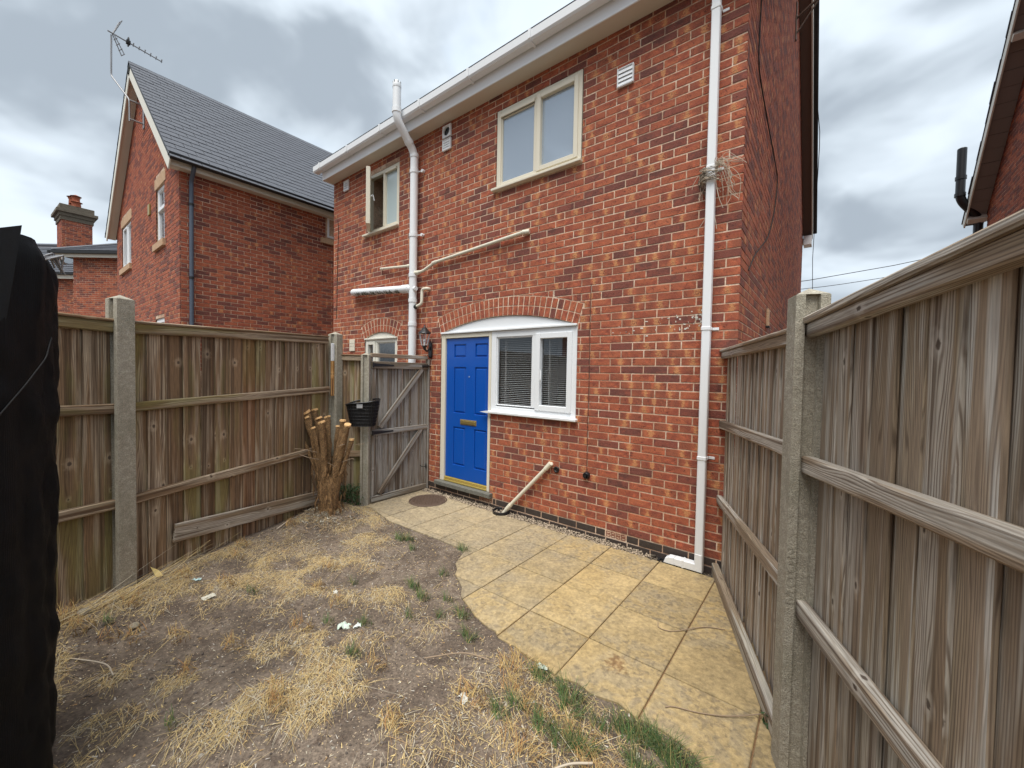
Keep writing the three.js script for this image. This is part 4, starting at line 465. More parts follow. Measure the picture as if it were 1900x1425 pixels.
// gate
{
  const t = thing('timber_gate', 'grey ledged and braced timber gate beside the blue door', 'gate', [-3.87, 0, 0.0], Math.PI / 2); // local x runs from the house end (-z) ... see below
  t.rotation.y = -Math.PI / 2;   // local x -> +z, local z -> -x ; faces are turned below
  const r = rngOf(51), q = (a, b) => a + (b - a) * r(); let s = 0.035;
  // boards on the far side (local +z = world -x), rails on the garden side
  while (s < 0.86) { const w = Math.min(0.096, 0.875 - s), g = wood(cbx(-w / 2, w / 2, 0, 1.735, -0.008, 0.008, 0.003), 'y', Math.floor(r() * 8), 0.5), m = part('board', g, M.woodGate, t); m.position.set(s + w / 2, 0.05, 0.03 + q(-0.002, 0.002)); m.rotation.z = q(-0.003, 0.003); s += w + 0.003; }
  const rail = (n, y0, y1, a = 0.03, b = 0.908) => part(n, wood(cbx(a, b, y0, y1, -0.02, 0.02, 0.005), 'x', Math.floor(r() * 8), 0.5), M.woodGate, t);
  rail('top_rail', 1.70, 1.79); rail('middle_rail', 0.86, 0.925); rail('bottom_rail', 0.015, 0.085);
  for (const [a, b] of [[0.03, 0.085], [0.85, 0.907]]) part('stile', wood(cbx(a, b, 0.085, 1.7, -0.0, 0.02, 0.004), 'y', Math.floor(r() * 8), 0.5), M.woodGate, t);
  for (const [ya, yb] of [[0.95, 1.71], [0.1, 0.87]]) { const A = [0.79, ya], B = [0.125, yb], L = Math.hypot(B[0] - A[0], B[1] - A[1]), m = part('brace', wood(cbx(0, L, -0.033, 0.033, -0.018, 0.018, 0.004), 'x', Math.floor(r() * 8), 0.5), M.woodGate, t); m.position.set(A[0], A[1], 0.0); m.rotation.z = Math.atan2(B[1] - A[1], B[0] - A[0]); }
  for (const y of [1.745, 0.892]) part('hinge', [ext([[0.9, y - 0.022], [0.6, y - 0.008], [0.6, y + 0.008], [0.9, y + 0.022]], 0.005, -0.026), cylBetween([0.9, y - 0.03, -0.022], [0.9, y + 0.03, -0.022], 0.01)], M.dark, t);
  part('bolt', [cbx(0.03, 0.14, 1.73, 1.765, -0.04, -0.022), cylBetween([-0.01, 1.748, -0.045], [0.15, 1.748, -0.045], 0.007)], M.dark, t); part('hook', [tube([[0.05, 0.34, -0.02], [0.08, 0.335, -0.045], [0.13, 0.34, -0.03], [0.15, 0.36, -0.022]], 0.005, 6), cylBetween([0.05, 0.3, -0.024], [0.05, 0.37, -0.024], 0.008)], M.dark, t);
}
{ const t = thing('gate_frame', 'timber gate jamb and header rail over the grey gate', 'gate frame', [-3.87, 0, 0]); part('jamb', wood(cbx(-0.04, 0.035, 0, 1.845, 0.004, 0.03, 0.004), 'y', 4), M.woodGate, t); part('header', wood(cbx(-0.03, 0.015, 1.84, 1.89, 0.032, 0.92, 0.005), 'z', 6, 0.5), M.woodGrey, t); }
{ const t = thing('manhole_cover', 'round cast-iron inspection cover set in the paving by the gate', 'manhole cover', [-3.43, 0.004, 0.355]); part('plate', new THREE.LatheGeometry([[0, 0.006], [0.215, 0.006], [0.22, 0.003], [0.222, -0.002]].map((q) => new THREE.Vector2(...q)), 40), M.iron, t); part('rim', new THREE.LatheGeometry([[0.226, -0.002], [0.228, 0.006], [0.242, 0.006], [0.246, -0.002]].map((q) => new THREE.Vector2(...q)), 40), M.iron, t); const g = []; for (let i = -7; i <= 7; i++) for (let j = -7; j <= 7; j++) { const x = i * 0.027, z = j * 0.027; if (Math.hypot(x, z) < 0.195) g.push(bx(x - 0.009, x + 0.009, 0.004, 0.011, z - 0.003, z + 0.003).translate(-x, 0, -z).rotateY((i + j) % 2 ? 0.8 : -0.8).translate(x, 0, z)); } part('tread_studs', g, M.iron, t, 'stuff'); }
// ================= neighbouring house, left =================
{
  const X1 = -8.635, X0 = -14.95, ZF = 1.763, ZB = -8, EV = 5.34, AX = (X0 + X1) / 2, SL = 0.9, AP = EV + (X1 - AX) * SL;
  const h = thing('neighbour_house', 'taller red brick house with grey slate roof beyond the brown fence', 'house');
  const hol = [[-10.39, -9.7, 4.17, 5.3], [-14.2, -13.0, 4.2, 5.3], [-10.5, -9.75, 1.4, 2.66]];
  const s = new THREE.Shape([[X0, -0.4], [X1 - 0.005, -0.4], [X1 - 0.005, EV + 0.1], [AX, AP + 0.1], [X0, EV + 0.1]].map((p) => new THREE.Vector2(...p))); for (const [a, b, c, d] of hol) s.holes.push(new THREE.Path([[a, c], [b, c], [b, d], [a, d]].map((p) => new THREE.Vector2(...p))));
  const gw = part('gable_wall', ext(s, 0.28, -0.285), M.mortar, h); gw.position.z = ZF; gw.updateMatrix();
  const gb = layBricks({ x0: X0, x1: X1, y0: -0.05, courses: 112, mix: MIXB, minY: 1.6, free: (ya, yb) => { const k = Math.max(0, yb - EV - 0.1) / SL; let sp = X1 - X0 - 2 * k < 0.1 ? [] : [[X0 + k, X1 - k]]; for (const [a, b, c, d] of [...hol.slice(0, 2).map(([a, b, c, d]) => [a, b, c, d + 0.22]), hol[2]]) if (yb > c && ya < d) sp = sp.flatMap(([p, q]) => (b <= p || a >= q ? [[p, q]] : [[p, a], [b, q]].filter(([u, v]) => v - u > 0.01))); return sp; } });
  scoreBricks(gb, gw.matrix, (q) => q.y > 2.4);
  const sw = part('side_wall', ext(rectShape(0.285, ZF - ZB, -0.4, EV), 0.275, -0.28), M.mortar, h); sw.position.set(X1, 0, ZF); sw.rotation.y = Math.PI / 2; sw.updateMatrix();
  const wz = [ZF + 0.9, ZF + 1.6];
  const sb = layBricks({ x0: 0, x1: 43 * 0.225, y0: -0.05, courses: 71, shift: 1, mix: MIXB, minY: 1.6, free: (ya, yb) => (yb > 4.68 && ya < 5.26 ? [[0.024, wz[0]], [wz[1], ZF - ZB]] : [[0.024, ZF - ZB]]) });
  scoreBricks(sb, sw.matrix, (q) => q.y > 2.5 && q.z > -1); best([gb, sb], 290); setBricks(gb, gw); setBricks(sb, sw);
  part('rear_wall', [bx(X0, X1 - 0.29, -0.4, EV, ZB, ZB + 0.28), bx(X0, X0 + 0.28, -0.4, EV, ZB + 0.28, ZF - 0.29)], M.mortar, h); part('upper_floor', bx(X0 + 0.28, X1 - 0.28, 2.7, 2.9, ZB + 0.28, ZF - 0.29), M.room, h); part('loft_floor', bx(X0 + 0.28, X1 - 0.28, EV - 0.05, EV, ZB + 0.28, ZF - 0.29), M.plaster, h); part('partition_wall', bx(X0 + 0.28, X1 - 0.28, 0, EV - 0.05, -1.3, -1.2), M.plaster, h);
  const fr = { position: ZF };
  const wg = new THREE.Group(); wg.name = 'gable_windows'; void wg; void fr;
  const W = (x0, x1, y0, y1, o, l) => { const w = makeWindow(h, 'window', l, x0, x1, y0, y1, -0.03, { mat: M.white, t: 0.06, ...o }); w.position.z = ZF; part('stone_lintel', o.noStone ? bx(x0, x1, y1 + 0.001, y1 + 0.01, -0.2, -0.05) : cbx(x0 - 0.1, x1 + 0.1, y1 + 0.002, y1 + 0.215, -0.1, 0.006), M.stone, w); if (!o.noStone) part('stone_sill', cbx(x0 - 0.09, x1 + 0.09, y0 - 0.14, y0 - 0.002, -0.1, 0.05), M.stone, w); return w; };
  const a = W(-10.385, -9.705, 4.175, 5.295, {}, 'slim white window with pale stone lintel and sill'); part('transom', cbx(-10.33, -9.76, 4.83, 4.9, -0.09, -0.02), M.white, a);
  W(-14.195, -13.005, 4.205, 5.295, { mull: [-13.6], sash: [0] }, 'white two-light window with pale stone lintel'); W(-10.495, -9.755, 1.405, 2.655, { sash: [0], noStone: true });
  const w3 = makeWindow(h, 'window', 'small white window under the slate eaves', wz[0], wz[1], 4.7, 5.25, -0.01, { mat: M.white, t: 0.06, sash: [0] }); w3.position.set(X1, 0, ZF); w3.rotation.y = Math.PI / 2; part('stone_sill', cbx(wz[0] - 0.12, wz[1] + 0.1, 4.58, 4.695, -0.05, 0.06), M.stone, w3);
  part('gable_plaque', cbx(-11.0, -10.85, 4.9, 5.13, ZF + 0.002, ZF + 0.03), M.brass, h);
  // slates
  const rl = 0.19, sw2 = 0.3, ang = Math.atan(SL), run = X1 - AX + 0.36, L = Math.hypot(run, run * SL), n = Math.floor(L / rl), len = ZF + 0.2 - ZB; const list = [];
  for (const side of [1, -1]) {
    const g = new THREE.Group(); g.name = 'roof'; g.position.set(AX, AP + 0.22, 0); g.rotation.z = -side * ang; h.add(g);
    part('roof_deck', bx(...(side > 0 ? [0, L - 0.04] : [-L + 0.04, 0]), -0.05, -0.002, ZB, ZF + 0.19), M.dark, g);
    const sg = cbx(-rl * 0.5 - 0.02, rl * 0.5, -0.004, 0.004, -sw2 / 2 + 0.002, sw2 / 2 - 0.002, 0.002).rotateZ(-0.03), rest = [];
    for (let i = 0; i < n; i++) for (let j = 0; j * sw2 < len + 0.15; j++) { const z = ZF + 0.2 - (j + (i & 1 ? 1 : 0.5)) * sw2, x = side * ((i + 0.5) * L / n), own = side > 0 && z < ZF + 0.1; if (side < 0 && j % 1) continue; if (z - sw2 / 2 < ZB) continue; list.push({ side, x, z, i, own: false, g, d: own && z > -2.6 ? z + i * 0.08 : -99 }); if ((i & 1) && j == 0) list.push({ side, x, z: ZF + 0.2 - sw2 / 4, i, half: true, own: false, g, d: -99 }); }
    const capG = cbx(-0.02, 0.13, 0.0, 0.02, ZB, ZF + 0.2, 0.004); part('ridge_tile', side > 0 ? capG : capG.clone().scale(-1, 1, 1), M.slate, g);
    part('barge_board', cbx(...(side > 0 ? [0.02, L - 0.05] : [-L + 0.05, -0.02]), -0.24, -0.051, ZF + 0.165, ZF + 0.188), M.offWhite, g); part('verge_soffit', bx(...(side > 0 ? [0.05, L - 0.1] : [-L + 0.1, -0.05]), -0.2, -0.185, ZF + 0.004, ZF + 0.164), M.soffit, g);
    void sg; void rest;
  }
  list.sort((p, q) => q.d - p.d); list.forEach((o, k) => { o.own = k < 290 && o.d > -90; });
  const sg = boxUV(cbx(-rl * 0.5 - 0.03, rl * 0.5 + 0.01, -0.007, 0.007, -sw2 / 2 + 0.004, sw2 / 2 - 0.004, 0.002)), groups = new Map();
  for (const o of list) { const y = 0.012 + rr(-0.001, 0.002), tilt = -o.side * -0.05; if (o.own) { const m = part('slate', sg, M.slate, o.g); m.position.set(o.x, y, o.z); m.rotation.z = tilt; } else { const c = (o.half ? sg.clone().scale(1, 1, 0.5) : sg.clone()).rotateZ(tilt).translate(o.x, y, o.z); if (!groups.has(o.g)) groups.set(o.g, []); groups.get(o.g).push(c); } }
  for (const [g, l] of groups) part('slates', l, M.slate, g, 'stuff');
  part('fascia', [cbx(X1 + 0.18, X1 + 0.2, EV - 0.17, EV + 0.0, ZB, ZF + 0.18), cbx(X1 + 0.0, X1 + 0.18, EV - 0.17, EV - 0.03, ZF + 0.02, ZF + 0.16)], M.offWhite, h); part('soffit', bx(X1 + 0.002, X1 + 0.18, EV - 0.16, EV - 0.15, ZB, ZF + 0.02), M.soffit, h);
  const prof = []; for (let i = 0; i <= 10; i++) { const t = Math.PI + i / 10 * Math.PI; prof.push([Math.cos(t) * 0.055, Math.sin(t) * 0.055]); } for (let i = 10; i >= 0; i--) { const t = Math.PI + i / 10 * Math.PI; prof.push([Math.cos(t) * 0.05, Math.sin(t) * 0.05]); }
  part('gutter', ext(prof, ZF + 0.2 - ZB, ZB).translate(X1 + 0.258, EV + 0.0, 0), M.dark, h);
  part('gutter', ext(prof, ZF + 0.2 - ZB, ZB).translate(X0 - 0.258, EV + 0.0, 0), M.dark, h);
  const dp = thing('downpipe', 'dark grey round downpipe at the corner of the slate-roofed house', 'downpipe'); const z = ZF - 0.16; part('pipe', pipe([[X1 + 0.25, EV, z], [X1 + 0.25, EV - 0.12, z], [X1 + 0.06, EV - 0.3, z], [X1 + 0.06, 0, z]], 0.034, 0.06), M.greyPipe, dp); for (const y of [4.62, 3.3, 2.0]) part('collar', new THREE.CylinderGeometry(0.041, 0.041, 0.04, 14).translate(X1 + 0.06, y, z), M.dark, dp);
  // television aerial on the gable
  const ae = thing('tv_aerial', 'cranked television aerial on the gable of the slate-roofed house', 'aerial'), bX = -11.42, bY = 7.2, bZ = ZF;
  part('bracket', [cylBetween([bX, bY - 0.2, bZ], [bX, bY - 0.2, bZ + 0.24], 0.018), cylBetween([bX, bY + 0.2, bZ], [bX, bY + 0.2, bZ + 0.24], 0.018), cbx(bX - 0.06, bX + 0.06, bY - 0.3, bY + 0.3, bZ + 0.004, bZ + 0.02)], M.alu, ae);
  const mast = [[-11.42, 6.95, 2.0], [-11.44, 7.42, 2.0], [-11.9, 8.0, 2.22], [-11.84, 8.84, 2.22]]; part('mast', pipe(mast, 0.016, 0.06, 8), M.alu, ae);
  const A = V(...mast.at(-1)).add(V(0.01, 0.04, 0)), dir = V(-0.1, -0.04, -0.75).normalize(), el = V(0.2, 0.95, -0.05).normalize(), SC = 0.5, at = (t, e, k = 0) => { const q = A.clone().addScaledVector(dir, t * SC).addScaledVector(el, e * SC).addScaledVector(V().crossVectors(dir, el), k * SC); return q.toArray(); };
  part('boom', cylBetween(at(-0.12, 0), at(1.75, 0), 0.016, 0.012, 6), M.alu, ae); for (let i = 0; i < 6; i++) { const t = 0.72 + i * 0.2; part('director', [cylBetween(at(t, 0.02, -0.09), at(t, 0.06, 0.09), 0.008, 0.008, 5), cylBetween(at(t, -0.06), at(t, 0.1), 0.008, 0.008, 5)], M.alu, ae); }
  const refl = []; for (const sgn of [1, -1]) { for (const k of [-0.18, 0.18]) refl.push(cylBetween(at(0.05, 0, k * 0.4), at(0.35 * (sgn < 0 ? 1.2 : 0.7), sgn * 0.62, k), 0.01, 0.01, 5)); for (let i = 1; i <= 4; i++) { const f = i / 4, t = 0.05 + (0.35 * (sgn < 0 ? 1.2 : 0.7) - 0.05) * f; refl.push(cylBetween(at(t, sgn * 0.62 * f, -0.22), at(t, sgn * 0.62 * f, 0.22), 0.008, 0.008, 5)); } } part('reflector', refl, M.alu, ae); part('dipole', [new THREE.TorusGeometry(0.09, 0.01, 6, 16).translate(...at(0.55, 0.02)), new THREE.BoxGeometry(0.09, 0.06, 0.07).translate(...at(0.55, 0))], M.dark, ae);
}
// ================= far house with chimney, seen between cover and neighbour =================
{
  const h = thing('chimney_house', 'old brick house with hipped slate roof and tall chimney behind the neighbour', 'house', [-21.64, 0, 2.09], 0.6667);   // local x to the right, z to the viewer
  const wallB = (name, x0, x1, y1, z, turn) => { const m = part(name, ext(rectShape(x0, x1, -0.5, y1), 0.2, -0.205), M.mortar, h); m.position.z = z; if (turn) m.rotation.y = turn; const l = layBricks({ x0, x1, y0: 0, courses: Math.floor(y1 / 0.075), mix: MIXB, minY: 2.2 }); setBricks(l, m); return m; };
  wallB('bay_wall', 0, 4.5, 5.72, 0); wallB('main_wall', -8, 0, 5.25, -1.3); const sm = wallB('bay_side_wall', -1.3, 0, 5.72, 0); sm.rotation.y = -Math.PI / 2; sm.position.set(0, 0, 0); sm.position.z = -1.3;
  const slope = (name, pts, mat, n) => { // quad a,b (eave) c,d (top): rows of tiles stepping up
    const [a, b, c, d] = pts.map((p) => V(...p)), g = [], nn = V().crossVectors(b.clone().sub(a), d.clone().sub(a)).normalize(); for (let i = 0; i < n; i++) { const t0 = i / n, t1 = (i + 1.25) / n, A = a.clone().lerp(d, t0).addScaledVector(nn, 0.035), B = b.clone().lerp(c, t0).addScaledVector(nn, 0.035), C = b.clone().lerp(c, Math.min(1, t1)), D = a.clone().lerp(d, Math.min(1, t1)), A2 = A.clone().addScaledVector(nn, -0.035), B2 = B.clone().addScaledVector(nn, -0.035); g.push(...A.toArray(), ...B.toArray(), ...C.toArray(), ...A.toArray(), ...C.toArray(), ...D.toArray(), ...A2.toArray(), ...B2.toArray(), ...B.toArray(), ...A2.toArray(), ...B.toArray(), ...A.toArray()); } return part(name, boxUV(raw(g)), mat, h, 'stuff'); };
  slope('main_roof', [[-8, 5.35, -1.05], [0.3, 5.35, -1.05], [-1.2, 7.25, -4.2], [-8, 7.25, -4.2]], M.slate, 15);
  slope('main_roof', [[-12, 6.2, -2.6], [-3.0, 6.2, -2.6], [-4.2, 7.35, -4.4], [-12, 7.35, -4.4]], M.tileBrown, 6);
  slope('bay_roof', [[-0.45, 5.85, 0.3], [5, 5.85, 0.3], [5, 6.95, -1.9], [2.3, 6.95, -1.9]], M.slate, 9); slope('bay_roof', [[-0.45, 5.85, -3.4], [-0.45, 5.85, 0.3], [2.3, 6.95, -1.9], [1.4, 7.0, -3.4]], M.slate, 9); slope('bay_roof', [[5, 5.85, -4], [-0.45, 5.85, -4], [2.3, 6.95, -1.9], [5, 6.95, -1.9]], M.slate, 4);
  part('hip_tile', [cylBetween([-0.45, 5.87, 0.3], [2.3, 6.98, -1.9], 0.06, 0.06, 8)], M.slate, h); part('ridge_tile', [cylBetween([-12, 7.38, -4.4], [-4.2, 7.38, -4.4], 0.1, 0.1, 8), cylBetween([2.3, 6.98, -1.9], [5, 6.98, -1.9], 0.08, 0.08, 8), cylBetween([-1.6, 7.28, -4.2], [1.4, 7.05, -3.6], 0.07, 0.07, 8)], M.slate, h);
  part('gutter', [cbx(-0.5, 5, 5.74, 5.83, 0.25, 0.36), cbx(-0.56, -0.45, 5.74, 5.83, -1.3, 0.36)], M.dark, h); part('fascia', [cbx(-0.4, 5, 5.62, 5.75, 0.22, 0.25)], M.offWhite, h); part('gutter', cbx(-8, -0.02, 5.25, 5.34, -1.02, -0.92), M.dark, h); part('fascia', cbx(-8, -0.02, 5.1, 5.25, -1.05, -1.02), M.offWhite, h);
  // chimney turned a little
  const c = new THREE.Group(); c.name = 'chimney'; c.position.set(-2.75, 6.2, -2.6); c.rotation.y = -0.62; h.add(c);
  part('stack', bx(-0.62, 0.62, -0.6, 2.05, -0.45, 0.45), M.mortar, c); for (const [w, d, tz] of [[0.62, 0.45, 0], [0.45, 0.62, Math.PI / 2], [0.45, 0.62, -Math.PI / 2]]) { const f = new THREE.Group(); f.name = 'stack_face'; f.rotation.y = tz; c.add(f); const l = layBricks({ x0: -w, x1: w, y0: 0, courses: 24, mix: MIXB }); const pos = []; const uv = []; for (const b of l) { const g = brickShared(b.w < 0.2 ? 0.1 : 0.215, b.id), p = g.attributes.position, t = g.attributes.uv; for (let i = 0; i < p.count; i++) { pos.push(p.getX(i) * Math.min(1, b.w / (b.w < 0.2 ? 0.1025 : 0.215)) + b.x, p.getY(i) + b.y, p.getZ(i) + d + 0.008); uv.push(t.getX(i), t.getY(i)); } } const m = new THREE.Mesh(raw(pos, uv), M.brick); m.name = 'bricks'; m.userData.kind = 'stuff'; m.castShadow = true; f.add(m); }
  part('crown', [cbx(-0.7, 0.7, 1.72, 1.86, -0.53, 0.53), cbx(-0.78, 0.78, 1.86, 1.98, -0.61, 0.61), cbx(-0.68, 0.68, 1.98, 2.2, -0.51, 0.51), cbx(-0.66, 0.66, 1.55, 1.72, -0.49, 0.49)], M.capStone, c);
  for (const [x, hh, r] of [[-0.3, 0.62, 0.17], [0.1, 0.22, 0.16], [0.36, 0.5, 0.15], [0.56, 0.2, 0.15]]) part('chimney_pot', [new THREE.LatheGeometry([[r * 0.9, 2.2], [r * 0.8, 2.2 + hh * 0.85], [r * 0.95, 2.2 + hh * 0.88], [r * 0.95, 2.2 + hh * 0.93], [r * 0.6, 2.2 + hh * 0.94]].map((q) => new THREE.Vector2(...q)), 16).translate(x, 0, 0), new THREE.ConeGeometry(r * 1.2, 0.08, 16).translate(x, 2.24 + hh, 0)], M.pot, c);
  part('lead_flashing', [bx(-0.66, 0.66, -0.3, -0.14, 0.452, 0.5), bx(0.622, 0.66, -0.25, 0.1, -0.4, 0.452)], M.lead, c);
}
// ================= house at the right =================
{
  const X = 3.083, Zf = -8.9, EV = 5.3, Zn = -1.3, ZR = (Zf + Zn) / 2, rise = (ZR - Zf) * 1.0;
  const h = thing('gable_house', 'brick house with boarded verge at the top corner above the near fence', 'house');
  const s = new THREE.Shape([[-Zn, -0.4], [-Zf, -0.4], [-Zf, EV], [-ZR, EV + rise], [-Zn, EV]].map((p) => new THREE.Vector2(...p)).reverse()); // local x = -z
  const gw = part('gable_wall', ext(s, 0.28, -0.285), M.mortar, h); gw.position.x = X; gw.rotation.y = Math.PI / 2; gw.scale.z = 1;
  // wall faces -x: mirror frame so that the bricks look towards the garden
  gw.rotation.y = -Math.PI / 2; gw.geometry = ext(new THREE.Shape([[Zf, -0.4], [Zn, -0.4], [Zn, EV], [ZR, EV + rise], [Zf, EV]].map((p) => new THREE.Vector2(...p))), 0.28, -0.285);
  const l = layBricks({ x0: Zf, x1: Zn, y0: 0, courses: 120, mix: [0.5, 0.05, 0.45], minY: 2.4, free: (ya, yb) => { const k = Math.max(0, yb - EV); return Zn - Zf - 2 * k < 0.1 ? [] : [[Zf + k, Zn - k]]; } }); gw.updateMatrix(); scoreBricks(l, gw.matrix); best([l], 120); setBricks(l, gw);
  part('rear_wall', [bx(X + 0.29, X + 7, -0.4, EV, Zf, Zf + 0.28), bx(X + 0.29, X + 7, -0.4, EV, Zn - 0.28, Zn), bx(X + 6.7, X + 7, -0.4, EV, Zf + 0.28, Zn - 0.28)], M.mortar, h);
  const L = Math.hypot(ZR - Zf + 0.3, ZR - Zf + 0.3);
  for (const sd of [1, -1]) {
    const g = new THREE.Group(); g.name = 'roof'; g.position.set(0, EV + rise + 0.1, ZR); g.rotation.x = sd > 0 ? -Math.PI / 4 : Math.PI / 4; h.add(g); const z = (a, b) => (sd > 0 ? [-b, -a] : [a, b]);
    part('roof_deck', bx(X - 0.29, X + 7.2, -0.04, 0, ...z(0, L)), M.dark, g); const n = 17;
    for (let i = 0; i < n; i++) part('tile_course', cbx(X - 0.31 + rr(-0.008, 0.008), X + 7.2, 0.004, 0.03, ...z(i * L / n, (i + 1) * L / n + 0.03)).rotateX((sd > 0 ? -1 : 1) * 0.02).translate(0, i * L / n * 0.02 + 0.01, 0), M.slate, g);
    part('barge_board', cbx(X - 0.3, X - 0.275, -0.2, -0.042, ...z(0, L)), M.offWhite, g);
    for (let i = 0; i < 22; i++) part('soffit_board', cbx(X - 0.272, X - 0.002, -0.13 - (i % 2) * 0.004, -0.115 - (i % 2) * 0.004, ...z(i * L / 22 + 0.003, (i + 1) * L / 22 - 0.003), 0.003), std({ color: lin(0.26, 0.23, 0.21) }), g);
    for (const k of [0.42, 0.98]) part('purlin_end', cbx(X - 0.275, X, -0.26, -0.14, ...z(L * k - 0.11, L * k)), M.offWhite, g);
  }
  part('gutter', cbx(X - 0.25, X + 7, EV - 0.16, EV - 0.06, Zf - 0.38, Zf - 0.27), M.dark, h); part('fascia', cbx(X - 0.27, X + 7, EV - 0.22, EV - 0.04, Zf - 0.26, Zf - 0.24), M.offWhite, h);
  const p = thing('vent_pipe', 'black cast vent pipe with swan-neck beside the boarded verge', 'vent pipe'); part('pipe', pipe([[X - 0.42, 6.55, Zf + 0.12], [X - 0.42, 5.5, Zf + 0.12], [X - 0.1, 5.12, Zf - 0.1], [X - 0.1, 3, Zf - 0.1]], 0.075, 0.14, 16), M.blackPlastic, p); for (const y of [5.95, 5.6]) part('collar', new THREE.CylinderGeometry(0.088, 0.088, 0.07, 16).translate(X - 0.42, y, Zf + 0.12), M.blackPlastic, p); part('end_cap', new THREE.SphereGeometry(0.076, 16, 8).scale(1, 0.4, 1).translate(X - 0.42, 6.55, Zf + 0.12), M.blackPlastic, p);
}
{ const p = thing('terrace_house', 'brick terrace behind the viewer mirrored in the window glass', 'house'); part('wall', bx(-12, 9, 0, 5.2, 17, 17.3), tm(rep(mortarTex, 3, 3), { color: lin(0.5, 0.22, 0.16) }), p); part('side_walls', [bx(-12, -11.7, 0, 5.2, 17.3, 24), bx(8.7, 9, 0, 5.2, 17.3, 24)], M.mortar, p); const g = bx(-12.3, 9.3, 0, 0.12, 0, 5.2); g.rotateX(-0.66).translate(0, 5.1, 16.8); part('roof', g, M.slate, p); part('roof', bx(-12.3, 9.3, 0, 0.12, -5.2, 0).rotateX(0.66).translate(0, 5.1, 25), M.slate, p); for (const x of [-9, -4.5, 0, 4.5]) for (const y of [1.0, 3.4]) { const w = new THREE.Group(); w.name = 'window'; p.add(w); part('frame', ring(x, x + 1.4, y, y + 1.2, 0.08, 16.94, 16.999), M.white, w); part('pane', bx(x + 0.08, x + 1.32, y + 0.08, y + 1.12, 16.97, 16.99), M.dark, w); } }
for (const [a, b, l] of [[[6, 8.7, -18], [14, 9.6, -30], 'single overhead wire sloping up behind the near fence']]) { void a; void b; void l; }
// ================= overhead wires and the far aerial above the fence =================
tag(part('overhead_wire', tube([[-2.5, 4.75, -12], [-0.19, 5.06, -13.58], [2.31, 5.68, -15.57], [5, 6.5, -17.8]], 0.012, 5), M.cable), 'upper overhead wire crossing the sky gap behind the concrete post', 'wire');
tag(part('overhead_wire', tube([[-2.5, 4.45, -12], [0.63, 4.93, -14.22], [1.58, 5.14, -14.98], [5, 5.95, -17.8]], 0.01, 5), M.cable), 'lower overhead wire just above the concrete post', 'wire');
tag(part('drop_wire', tube([[0.3, 7.1, -3.9], [0.3, 6.3, -4.4], [0.36, 5.8, -4.9], [0.26, 4.2, -6.9], [0.28, 3.2, -7.3], [0.3, 2.2, -7.3]], 0.006, 5), M.cable), 'thin wire hanging from the roof verge at the house corner', 'wire');
